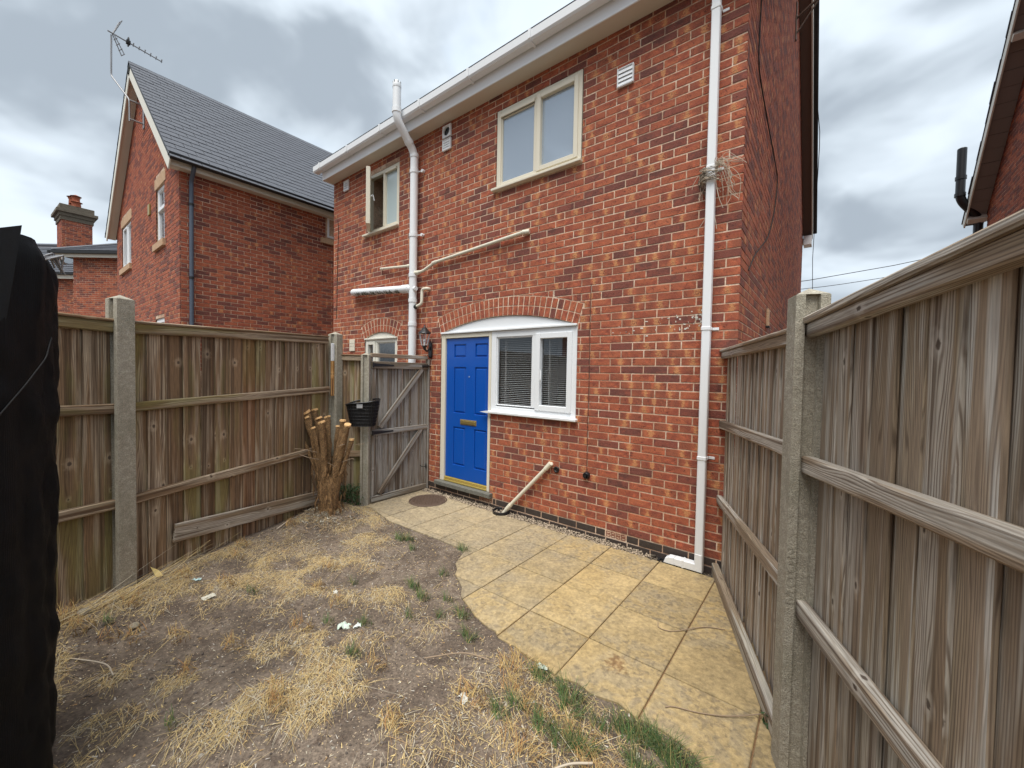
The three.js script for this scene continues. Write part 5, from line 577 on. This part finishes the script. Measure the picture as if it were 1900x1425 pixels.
// ================= shrub stump =================
{
  const B = [-3.77, 0.03, 1.49], t = thing('shrub_stump', 'hard-pruned shrub stump with pale sawn stem ends by the fence', 'stump', B), r = rngOf(31), q = (a, b) => a + (b - a) * r();
  const tops = [[-4.04, 1.19, 1.63, 0.045], [-4.07, 1.21, 1.52, 0.036], [-3.88, 1.13, 1.56, 0.034], [-3.80, 1.09, 1.57, 0.036], [-3.93, 1.13, 1.44, 0.034], [-3.85, 1.03, 1.64, 0.024], [-4.09, 0.98, 1.67, 0.02], [-4.01, 1.13, 1.63, 0.028], [-3.85, 1.02, 1.35, 0.026], [-3.71, 1.10, 1.37, 0.032], [-3.61, 1.06, 1.37, 0.034], [-3.61, 0.89, 1.32, 0.026]];
  const lump = (g, k, s) => { const p = g.attributes.position, n = g.attributes.normal; for (let i = 0; i < p.count; i++) { const d = (fbm(p.getX(i) * 22 + s, p.getY(i) * 12 + p.getZ(i) * 22, 9, 4) - 0.5) * k; p.setXYZ(i, p.getX(i) + n.getX(i) * d, p.getY(i) + n.getY(i) * d, p.getZ(i) + n.getZ(i) * d); } g.computeVertexNormals(); return g; };
  tops.forEach(([x, y, z, rad], i) => {
    const T = V(x - B[0], y - B[1], z - B[2]), a = Math.atan2(T.z, T.x), b0 = V(Math.cos(a) * 0.045 * q(0.5, 1.2), 0.02, Math.sin(a) * 0.045), mid1 = b0.clone().lerp(T, 0.38).add(V(q(-0.02, 0.02) - T.x * 0.12, 0, -T.z * 0.12)), mid2 = b0.clone().lerp(T, 0.7).add(V(-T.x * 0.08 + q(-0.015, 0.015), 0, -T.z * 0.08));
    const c = new THREE.CatmullRomCurve3([b0, mid1, mid2, T]), n = 44, seg = 16, g = new THREE.TubeGeometry(c, n, 1, seg, false), p = g.attributes.position, ctr = c.getSpacedPoints(n);
    for (let k = 0; k <= n; k++) { const f = rad * 0.88 * (1.6 - 0.6 * Math.min(1, k / n * 1.5)) * (1 + (r() - 0.5) * 0.08); for (let j = 0; j <= seg; j++) { const id = k * (seg + 1) + j; p.setXYZ(id, ctr[k].x + (p.getX(id) - ctr[k].x) * f, ctr[k].y + (p.getY(id) - ctr[k].y) * f, ctr[k].z + (p.getZ(id) - ctr[k].z) * f); } }
    g.computeVertexNormals(); const m = part('stem', lump(g, rad * 0.95, i), M.bark, t); const d = c.getTangent(1), cut = new THREE.CylinderGeometry(rad * 1.06, rad * 1.1, 0.02, 14); cut.applyQuaternion(new THREE.Quaternion().setFromUnitVectors(V(0, 1, 0), d.add(V(q(-0.3, 0.3), 0, q(-0.1, 0.4))).normalize())); part('sawn_end', cut.translate(T.x, T.y, T.z), M.cut, m);
  });
  const base = new THREE.LatheGeometry([[0.17, -0.08], [0.125, 0.0], [0.09, 0.08], [0.08, 0.2], [0.085, 0.32], [0.07, 0.42], [0.0, 0.46]].map((v) => new THREE.Vector2(...v)), 36); const p = base.attributes.position; for (let i = 0; i < p.count; i++) { const a = Math.atan2(p.getZ(i), p.getX(i)), y = p.getY(i), k = 1 + 0.2 * Math.sin(a * 4 + y * 5) + 0.12 * Math.sin(a * 7 - y * 6) + (fbm(Math.cos(a) * 3 + 5, y * 12 + Math.sin(a) * 3, 4, 4) - 0.5) * 0.5; p.setX(i, p.getX(i) * k - y * 0.1); p.setZ(i, p.getZ(i) * k); } base.computeVertexNormals(); part('trunk', mergeVertices(base), M.bark, t);
  for (let i = 0; i < 9; i++) { const a = q(0, 6.28), y0 = q(0.25, 0.8), l = q(0.06, 0.2), R1 = 0.1 + y0 * 0.12; part('dry_shoot', tube([[Math.cos(a) * R1 * 0.7, y0, Math.sin(a) * R1 * 0.7], [Math.cos(a) * (R1 + l * 0.5), y0 + l * 0.3, Math.sin(a) * (R1 + l * 0.5)], [Math.cos(a + 0.3) * (R1 + l), y0 + l * q(0.2, 0.9), Math.sin(a + 0.3) * (R1 + l)]], 0.003, 5), M.twig, t); }
  const fl = []; for (let i = 0; i < 120; i++) { const a = q(0, 6.28), y = q(0, 0.6), R0 = 0.13 + y * 0.08; fl.push(bx(-0.006, 0.006, -q(0.02, 0.06), q(0.02, 0.05), 0, 0.003).rotateX(q(-0.5, 0.2)).rotateZ(q(-0.4, 0.4)).translate(0, y, R0 + 0.01).rotateY(a)); } part('bark_flakes', fl, M.bark, t, 'stuff');
}
// ================= bicycle basket hung by the gate post =================
{
  const t = thing('bicycle_basket', 'black wire-mesh bicycle basket hung between concrete post and gate', 'basket', [-3.84, 1.16, 1.04], 0.72); t.scale.set(1.0, 1.14, 1.1); const prof = (f, y) => { const p = [], w = 0.14 + f * 0.05, d = 0.075 + f * 0.05; for (let i = 0; i < 28; i++) { const a = i / 28 * 6.2832; const c = Math.cos(a), s = Math.sin(a); p.push([Math.sign(c) * Math.abs(c) ** 0.6 * w, y + (f > 0.95 ? 0.025 * c - 0.0 + Math.max(0, -s) * 0.02 : 0), Math.sign(s) * Math.abs(s) ** 0.6 * d]); } return p; };
  const rings = []; for (let k = 0; k <= 7; k++) rings.push(prof(k / 7, -0.14 + 0.25 * k / 7)); const wires = []; const loop = (pts, r) => new THREE.TubeGeometry(new THREE.CatmullRomCurve3(pts.map((p) => V(...p)), true), 48, r, 5, true);
  for (let k = 0; k < 7; k++) wires.push(loop(rings[k], 0.0028)); for (let i = 0; i < 28; i++) wires.push(tube(rings.map((q) => q[i]), 0.0026, 4)); for (let i = 1; i < 8; i++) { const z = -0.07 + i * 0.0175; wires.push(cylBetween([-0.13, -0.14, z], [0.13, -0.14, z], 0.0026, 0.0026, 4)); }
  part('mesh', wires, M.blackPlastic, t); part('rim', loop(rings[7], 0.008), M.blackPlastic, t);
  part('hook', [tube([[-0.05, 0.1, -0.12], [-0.05, 0.13, -0.16], [-0.05, 0.08, -0.18]], 0.005, 5), tube([[0.05, 0.1, -0.12], [0.05, 0.13, -0.16], [0.05, 0.08, -0.18]], 0.005, 5)], M.blackPlastic, t);
  const lin2 = []; for (let k = 0; k < 7; k++) { const A = rings[k], B = rings[k + 1]; for (let i = 0; i < 28; i++) { const j = (i + 1) % 28; if (k > 4 && i > 17 && i < 26) continue; const s = 0.97; const P = [A[i], A[j], B[j], B[i]].map((p) => [p[0] * s, p[1], p[2] * s]); lin2.push(...P[0], ...P[1], ...P[2], ...P[0], ...P[2], ...P[3]); } } part('liner', boxUV(raw(lin2)), std({ color: lin(0.008, 0.008, 0.009), roughness: 0.8, side: THREE.DoubleSide }), t);
  part('reflector', [cbx(-0.035, 0.035, 0.055, 0.1, 0.118, 0.124)], M.silver, t);
}
// ================= black cover at the left edge =================
{
  const t = thing('covered_object', 'tall object under a draped black woven fabric cover', 'fabric cover', [-1.99, 0, 4.13], 0.667);   // local x to the right, z to the viewer
  const nu = 120, nv = 90, pos = [], uv = []; const P = (u, v) => { // u round, v up
    const a = u * 6.2832, y = v * 2.085, fold = Math.sin(a * 9 + y * 1.7) * 0.008 + Math.sin(a * 23 - y * 2.3) * 0.004 + (fbm(u * 40, v * 14, 7, 4) - 0.5) * 0.035; const c = Math.cos(a), s = Math.sin(a), w = 0.475 + 0.05 * v + fold, d = 0.38 + fold, tap = v > 0.94 ? 1 - ((v - 0.94) / 0.06) ** 2 * 0.05 : 1; return [Math.sign(c) * Math.abs(c) ** 0.55 * w * tap, y + 0.06 * ss(-0.95, -0.2, s) * ss(0.75, 1, v) + (v > 0.98 ? Math.sin(a * 3) * 0.01 : 0), Math.sign(s) * Math.abs(s) ** 0.55 * d * tap]; };
  for (let i = 0; i < nu; i++) for (let j = 0; j < nv; j++) { const q = [[i, j], [i, j + 1], [i + 1, j + 1], [i + 1, j]].map(([a, b]) => [P(a / nu, b / nv), [a / nu * 2.4, b / nv * 2]]); for (const k of [0, 1, 2, 0, 2, 3]) { pos.push(...q[k][0]); uv.push(...q[k][1]); } }
  for (let i = 0; i < nu; i++) { const a = P(i / nu, 1), b = P((i + 1) / nu, 1); pos.push(...a, 0, 2.16, 0, ...b); uv.push(0, 0, 0.1, 0.1, 0, 0.1); }
  const g = mergeVertices(raw(pos, uv).deleteAttribute('normal')); g.computeVertexNormals(); const m = part('cover', g, M.weave, t); void m;
  const fpos = [], fuv = [], F = (i, k) => { const q = i / 14; return [0.528 - 0.02 * q + 0.008 * Math.sin(q * 6), 2.15 - q * 1.0 + (k ? 0.015 : -0.02), -0.13 + 0.07 * q + 0.03 * Math.sin(q * 3) + (k ? 0.0 : 0.07)]; }; for (let i = 0; i < 14; i++) for (const [a, k] of [[i, 0], [i, 1], [i + 1, 1], [i, 0], [i + 1, 1], [i + 1, 0]]) { const q = F(a, k); fpos.push(...q); fuv.push(q[2] * 2, q[1]); }
  part('hem_flap', raw(fpos, fuv), M.weaveGrey, t);
  part('drawstring', [tube([[0.525, 1.5, -0.06], [0.53, 1.6, -0.13], [0.525, 1.7, -0.2], [0.5, 1.78, -0.24]], 0.0025, 5)], M.dark, t);
  const tie = [], r = rngOf(4); for (let i = 0; i < 9; i++) tie.push(tube([[0.48, 2.05 + r() * 0.02, -0.2], [0.46 + r() * 0.03, 2.09 + r() * 0.02, -0.26 - r() * 0.04], [0.45 + r() * 0.03, 2.03 + r() * 0.05, -0.29 - r() * 0.03]], 0.003, 5)); part('tie_strips', tie, M.alu, t);
}
// ================= plants, straw and litter =================
function leafyBush(name, label, p, w, h, n, seed, leafS) { const t = thing(name, label, 'plant', p), r = rngOf(seed), q = (a, b) => a + (b - a) * r(), st = [], lv = []; for (let i = 0; i < 12; i++) { const a = q(0, 6.28), R0 = q(0.3, 1) * w; st.push(tube([[0, 0, 0], [Math.cos(a) * R0 * 0.4, h * q(0.3, 0.5), Math.sin(a) * R0 * 0.4], [Math.cos(a) * R0, h * q(0.6, 1), Math.sin(a) * R0]], 0.003, 4)); } for (let i = 0; i < n; i++) { const a = q(0, 6.28), f = Math.sqrt(r()), y = q(0.08, 1), R0 = w * f * Math.sin(Math.min(1, 0.35 + y) * 2.2), s = leafS * q(0.6, 1.3); const sh = [0, -1, 0, 0.45, 0, 0.06, 0, 1.1, 0, 0, -1, 0, 0, 1.1, 0, -0.45, 0, 0.06]; const g = raw(sh, [0, 0, 1, 0.5, 0.5, 1, 0, 0, 0.5, 1, 0, 0.5]); g.scale(s, s, s).rotateX(q(-1.5, 0.4)).rotateZ(q(-0.7, 0.7)).rotateY(q(0, 6.28)).translate(Math.cos(a) * R0, y * h, Math.sin(a) * R0); lv.push(g); } part('stems', st, M.twig, t); part('foliage', lv, M.bush, t); return t; }
leafyBush('small_bush', 'small dark green leafy bush at the foot of the gate post', [-4.0, -0.01, 1.1], 0.17, 0.27, 520, 3, 0.02);
leafyBush('weed', 'dark green weed growing against the fence beside the rough post', [-3.69, 0.04, 2.93], 0.1, 0.13, 170, 5, 0.017);
leafyBush('weed', 'tiny weed in the gap under the kick board near the lettered post', [0.415, -0.01, 1.49], 0.025, 0.07, 22, 6, 0.014);
// how much straw lies at a place
function strawD(x, z) { const dl = (x + 3.411) * 0.94 - (z - 3.211) * 0.342; if (dl < 0.03) return 0; const d = distPoly(x, z, PAVE); if (d < 0.01) return 0; let k = ss(0.42, 0.62, fbm(x * 1.5 + 3, z * 1.5, 61, 3)) + 0.4 * ss(0.45, 0.6, fbm(x * 5, z * 5, 63, 3)); k *= ss(0.9, 1.9, z + (fbm(x * 2, z * 2, 8, 2) - 0.5) * 0.8 + ss(-2.6, -3.6, x) * 0.6); k *= ss(0.0, -1.9, x + (z - 2.2) * -0.9); k = ss(0.06, 0.5, k) * (0.25 + 0.75 * ss(0.36, 0.56, fbm(x * 2.6 + 7, z * 2.6, 91, 3))); if (x > -1.9 && z < 2.2) k *= 0.3; if (x > -0.95 && z > 1.85 && z < 2.7) k = Math.max(k, 0.22 * ss(0.9, 0.2, Math.abs(x + 0.35))); if (x > -2.6 && x < -1.5 && z < 1.75) k *= 0.12; return k; }
const blade = (n, w, curl) => { const pos = []; for (let i = 0; i < n; i++) { const a = i / n, b = (i + 1) / n, wa = w * (1 - a * 0.75), wb = w * (1 - b * 0.75), ca = curl * a * a, cb = curl * b * b; pos.push(-wa, a, ca, wa, a, ca, wb, b, cb, -wa, a, ca, wb, b, cb, -wb, b, cb); } return raw(pos, pos.filter((_, i) => i % 3 != 2)); };
const strawCol = () => { const k = rr(0.65, 1.25), t = R(); return t < 0.16 ? [0.4 * k, 0.25 * k, 0.11 * k] : t < 0.36 ? [0.56 * k, 0.5 * k, 0.38 * k] : [0.6 * k, 0.45 * k, 0.21 * k]; };
const field = (f) => { for (let k = 0; k < 30; k++) { const x = rr(-4.3, 0.4), z = rr(0.9, 4.6); if (R() < f(x, z)) return [x, z]; } return null; };
scatter('straw', blade(3, 0.00095, 0.12), M.straw, 46000, () => { const p = field(strawD); if (!p) return null; const l = rr(0.03, 0.13) * (R() < 0.1 ? 1.9 : 1); return { p: [p[0], soilH(...p) + rr(0.001, 0.012), p[1]], r: [1.5708 + rr(-0.16, 0.1), (R() < 0.5 ? rr(0.2, 1.5) : rr(0, 6.28)), rr(-0.5, 0.5)], s: [rr(0.6, 1.5), l, l], c: strawCol() }; }, 'loose dry straw strewn over the bare soil', 'straw');
scatter('chaff', blade(1, 0.25, 0.0), M.straw, 13000, () => { const x = rr(-4.3, 0.5), z = rr(0.95, 4.4), dl = (x + 3.411) * 0.94 - (z - 3.211) * 0.342; if (dl < 0.02 || distPoly(x, z, PAVE) < 0.01 || R() > 0.25 + strawD(x, z)) return null; const l = rr(0.006, 0.022), c = strawCol(); return { p: [x, soilH(x, z) + 0.003, z], r: [1.5708 + rr(-0.3, 0.1), rr(0, 6.28), 0], s: [l * rr(0.3, 0.9), l, l], c: R() < 0.25 ? [0.5, 0.46, 0.4] : c }; }, 'short chips of dry chaff on the soil', 'litter');
scatter('soil_crumbs', new THREE.IcosahedronGeometry(1, 0), M.straw, 9000, () => { const x = rr(-4.3, 0.6), z = rr(0.9, 4.4), dl = (x + 3.411) * 0.94 - (z - 3.211) * 0.342; if (dl < 0.02 || distPoly(x, z, PAVE) < 0.005 || fbm(x * 2, z * 2, 44, 3) < 0.42) return null; const s = 0.0015 + 0.007 * R() ** 4, k = rr(0.5, 1.1), pale = R() < 0.1; return { p: [x, soilH(x, z) + s * 0.3, z], r: [R() * 6, R() * 6, 0], s: [s * rr(0.8, 1.5), s * rr(0.6, 1), s], c: pale ? [0.4 * k, 0.36 * k, 0.3 * k] : [0.15 * k, 0.12 * k, 0.1 * k] }; }, 'small crumbs of earth and grit on the bare soil', 'soil');
const clumps = (list, n, h, w, colf) => { const o = []; for (const [x, z, k = 1] of list) for (let i = 0; i < n * k; i++) { const a = R() * 6.28, r = Math.sqrt(R()) * w * (0.6 + 0.4 * k), l = h * rr(0.45, 1.1) * (0.75 + 0.25 * k); o.push({ p: [x + Math.cos(a) * r, soilH(x, z) - 0.004, z + Math.sin(a) * r * 0.8], r: [rr(-0.1, 0.75), a + rr(-1.1, 1.1) + 1.57, rr(-0.3, 0.3)], s: [rr(0.6, 1.4), l, l], c: colf() }); } return o; };
const greenCol = () => { const k = rr(0.55, 1.25), t = R(); return t < 0.25 ? [0.3 * k, 0.26 * k, 0.09 * k] : [0.095 * k, 0.17 * k, 0.042 * k]; };
const gT = [[-2.7, 1.31, 1.3], [-2.62, 1.27], [-2.43, 1.37, 0.7], [-2.06, 1.08, 1.1], [-1.91, 1.77, 1.2], [-1.73, 1.82, 1.1], [-1.56, 1.74, 0.6], [-1.34, 1.8, 1.1], [-1.15, 1.93, 1], [-1.62, 2.03, 0.5], [-1.86, 1.5, 0.6], [-0.59, 1.92, 1.4], [-0.41, 1.93, 1.9], [-0.36, 2.0, 1.5], [-1.77, 2.27, 0.7], [-1.57, 2.48, 0.8], [-2.77, 2.6, 0.5], [-1.98, 2.42, 0.5], [-0.09, 1.95, 2], [-0.02, 1.93, 2], [0.04, 1.92, 2.2], [0.12, 1.95, 2], [0.17, 2.0, 1.6], [-0.23, 2.15, 1.6], [-0.42, 2.17, 1.4], [-0.63, 2.24, 1], [-0.6, 2.14, 1], [-0.21, 2.0, 1], [-0.3, 2.19, 1.4], [0.01, 2.08, 1.6], [0.1, 2.12, 1.2], [-1.79, 3.27, 0.4], [-2.95, 3.35, 0.6], [-1.45, 1.9, 0.5], [-2.3, 2.05, 0.4]];
{ const o = clumps(gT, 70, 0.09, 0.055, greenCol); scatter('grass', blade(4, 0.0019, 0.35), M.leaf, o.length, (i) => o[i], 'tufts of green grass at the soil edge of the patio', 'grass'); }
const dT = [[-2.7, 2.04], [-2.46, 2.24], [-2.14, 2.26], [-1.6, 2.89], [-1.41, 2.43], [-0.99, 2.6], [-2.06, 2.56], [-0.75, 1.88, 1.4], [-3.4, 2.51], [-2.54, 3.09], [-2.71, 3.26], [-2.8, 3.37], [-2.15, 3.13], [-0.77, 1.97], [-1.5, 2.91], [-0.65, 2.05, 1.5], [-4.0, 2.0], [-2.99, 3.47, 1.4], [-0.28, 2.1, 1.6], [-0.8, 2.25, 1.4], [-0.1, 2.2, 1.8], [-0.45, 2.3, 1.6], [0.1, 2.25, 1.6], [-0.5, 2.1, 1.2], [-3.3, 2.9, 1.2], [-3.1, 3.2, 1.2], [-3.2, 3.5, 1.6], [-3.6, 2.4], [-3.75, 1.9, 1.2], [-3.0, 2.7], [-2.2, 2.9]];
{ const o = clumps(dT, 60, 0.07, 0.085, () => { const k = rr(0.6, 1.15); return R() < 0.4 ? [0.38 * k, 0.2 * k, 0.075 * k] : [0.52 * k, 0.36 * k, 0.14 * k]; }); scatter('dry_grass', blade(4, 0.0018, 0.6), M.straw, o.length, (i) => o[i], 'tufts of parched tan grass on the soil', 'grass'); }
// long stalks leaning along the left fence
{ const o = []; for (let i = 0; i < 46; i++) { const s = rr(-0.75, 0.25), dn = rr(0.05, 0.24); o.push([-3.411 - 0.342 * s + 0.94 * dn, 3.211 - 0.94 * s - 0.342 * dn, rr(0.25, 0.7), rr(1.25, 1.5)]); } scatter('tall_stalks', blade(4, 0.0022, 0.04), M.straw, o.length, (i) => { const [x, z, l, tilt] = o[i]; return { p: [x, soilH(x, z) + 0.01, z], r: [tilt, PHI_L + Math.PI / 2 + rr(-0.3, 0.3), 0], s: [rr(0.6, 1.2), l, l], c: strawCol() }; }, 'long dry grass stalks leaning along the foot of the brown fence', 'grass'); }
// leaf litter round the stump
scatter('leaf_litter', blade(2, 0.22, 0.15), M.straw, 900, () => { const a = R() * 6.28, d = Math.abs(rr(-1, 1) + rr(-1, 1)) * 0.32, x = -3.75 + Math.cos(a) * d * 1.15, z = 1.6 + Math.sin(a) * d, dl = (x + 3.411) * 0.94 - (z - 3.211) * 0.342; if (dl < 0.02 || distPoly(x, z, PAVE) < 0.0) return null; const l = rr(0.015, 0.05), k = rr(0.4, 1.1), t = R(); return { p: [x, soilH(x, z) + rr(0.004, 0.016), z], r: [1.5708 + rr(-0.5, 0.2), rr(0, 6.28), rr(-0.4, 0.4)], s: [l * 0.8, l, l], c: t < 0.3 ? [0.45 * k, 0.42 * k, 0.34 * k] : [0.34 * k, 0.24 * k, 0.14 * k] }; }, 'dead leaves and bark chips round the foot of the stump', 'litter');
{ // single bits one can point at
  const bend = (pts, r, name, label, mat = M.twig, seg = 6) => tag(part(name, tube(pts.map(([x, z, y = 0.006]) => [x, y, z]), r, seg, 0.5), mat), label, 'twig');
  bend([[-0.26, 1.02], [-0.24, 1.07], [-0.2, 1.075], [-0.148, 1.05], [-0.083, 0.982, 0.012], [0.006, 0.865], [0.11, 0.814]], 0.003, 'twig', 'curved thin twig lying across the slab joint in mid patio'); bend([[0.0, 1.7], [0.032, 1.668], [0.148, 1.623], [0.278, 1.548, 0.012], [0.444, 1.411, 0.03]], 0.0028, 'twig', 'long dark twig reaching the kick board near the lettered post');
  bend([[-3.72, 2.06, 0.06], [-3.78, 1.97, 0.07], [-3.84, 1.9, 0.07]], 0.006, 'twig', 'short thick stick below the slanting plank', M.vine); bend([[-2.75, 3.55, 0.02], [-2.5, 3.42, 0.03], [-2.36, 3.4, 0.02]], 0.0035, 'twig', 'bent stick in the straw near the black cover', M.vine); bend([[-0.3, 2.42, 0.02], [-0.22, 2.3, 0.035], [-0.14, 2.22, 0.03]], 0.005, 'twig', 'pale stick in the long grass at the patio edge', M.vine); bend([[-1.2, 2.25, 0.01], [-1.05, 2.08, 0.015], [-0.9, 2.02, 0.01]], 0.004, 'twig', 'thin brown twig lying on bare soil near the patio edge', M.twig);
  const y = part('wood_splinter', ext([[-0.1, 0], [-0.03, 0.028], [0.04, 0.03], [0.1, 0.0], [0.02, -0.008]], 0.006, 0, 0.001), M.yellowBit); y.position.set(-3.42, 0.06, 3.03); y.rotation.set(-1.15, 0.7, 0); tag(y, 'bright yellow wood splinter beside the rough concrete post', 'wood splinter');
  const crumple = (name, label, x, z, s, col, seed) => { const g = new THREE.PlaneGeometry(1, 0.6, 10, 6), p = g.attributes.position; for (let i = 0; i < p.count; i++) p.setXYZ(i, p.getX(i) * s, (fbm(p.getX(i) * 5 + seed, p.getY(i) * 5, seed, 3) - 0.35) * s * 0.7, p.getY(i) * s + (fbm(p.getX(i) * 4, p.getY(i) * 4 + seed, 3, 2) - 0.5) * s * 0.5); g.computeVertexNormals(); const m = part(name, boxUV(g), std({ color: lin(...col), side: THREE.DoubleSide })); m.position.set(x, soilH(x, z) + s * 0.1, z); m.rotation.y = seed; tag(m, label, 'litter'); };
  crumple('paper_scrap', 'largest pale green crumpled paper scrap in the middle of the soil', -1.85, 2.38, 0.085, [0.6, 0.68, 0.6], 1); crumple('paper_scrap', 'small whitish scrap just above the largest crumpled scrap', -1.78, 2.33, 0.05, [0.66, 0.7, 0.66], 2); crumple('paper_scrap', 'white curled scrap on soil near the patio edge grass', -0.84, 2.29, 0.06, [0.6, 0.6, 0.55], 3); crumple('paper_scrap', 'pale blue-green leaf-like scrap beside the yellow splinter', -3.15, 2.85, 0.055, [0.5, 0.66, 0.66], 4); crumple('paper_scrap', 'cluster of pale dry leaf scraps in the straw', -2.86, 2.85, 0.075, [0.6, 0.57, 0.48], 5); crumple('paper_scrap', 'pale scrap by the dry tuft below the stump', -2.3, 2.2, 0.04, [0.6, 0.6, 0.55], 6); crumple('paper_scrap', 'white scrap under the grass tuft on the slab corner', -0.64, 1.86, 0.06, [0.62, 0.7, 0.62], 7);
  const stone = (label, x, z, s, seed) => { const g = new THREE.IcosahedronGeometry(s, 3), p = g.attributes.position; for (let i = 0; i < p.count; i++) { const k = 0.85 + 0.3 * fbm(p.getX(i) / s + seed, p.getY(i) / s + p.getZ(i) / s, seed, 2); p.setXYZ(i, p.getX(i) * k * 1.25, p.getY(i) * k * 0.65, p.getZ(i) * k); } const m = part('stone', boxUV(mergeVertices(g.deleteAttribute('normal').deleteAttribute('uv'))), tm(rep(concreteTex, 3, 3), { color: lin(0.9, 0.86, 0.8) })); m.position.set(x, soilH(x, z) + s * 0.3, z); tag(m, label, 'stone'); };
  stone('larger rounded pale stone near the fence foot by the black cover', -3.17, 3.44, 0.035, 1); stone('smooth egg-sized stone on bare soil in front of the rough post', -2.81, 3.25, 0.026, 2); stone('small white pebble on bare soil in front of the stump', -3.0, 1.78, 0.012, 3);
}
renderer.render(scene, camera);
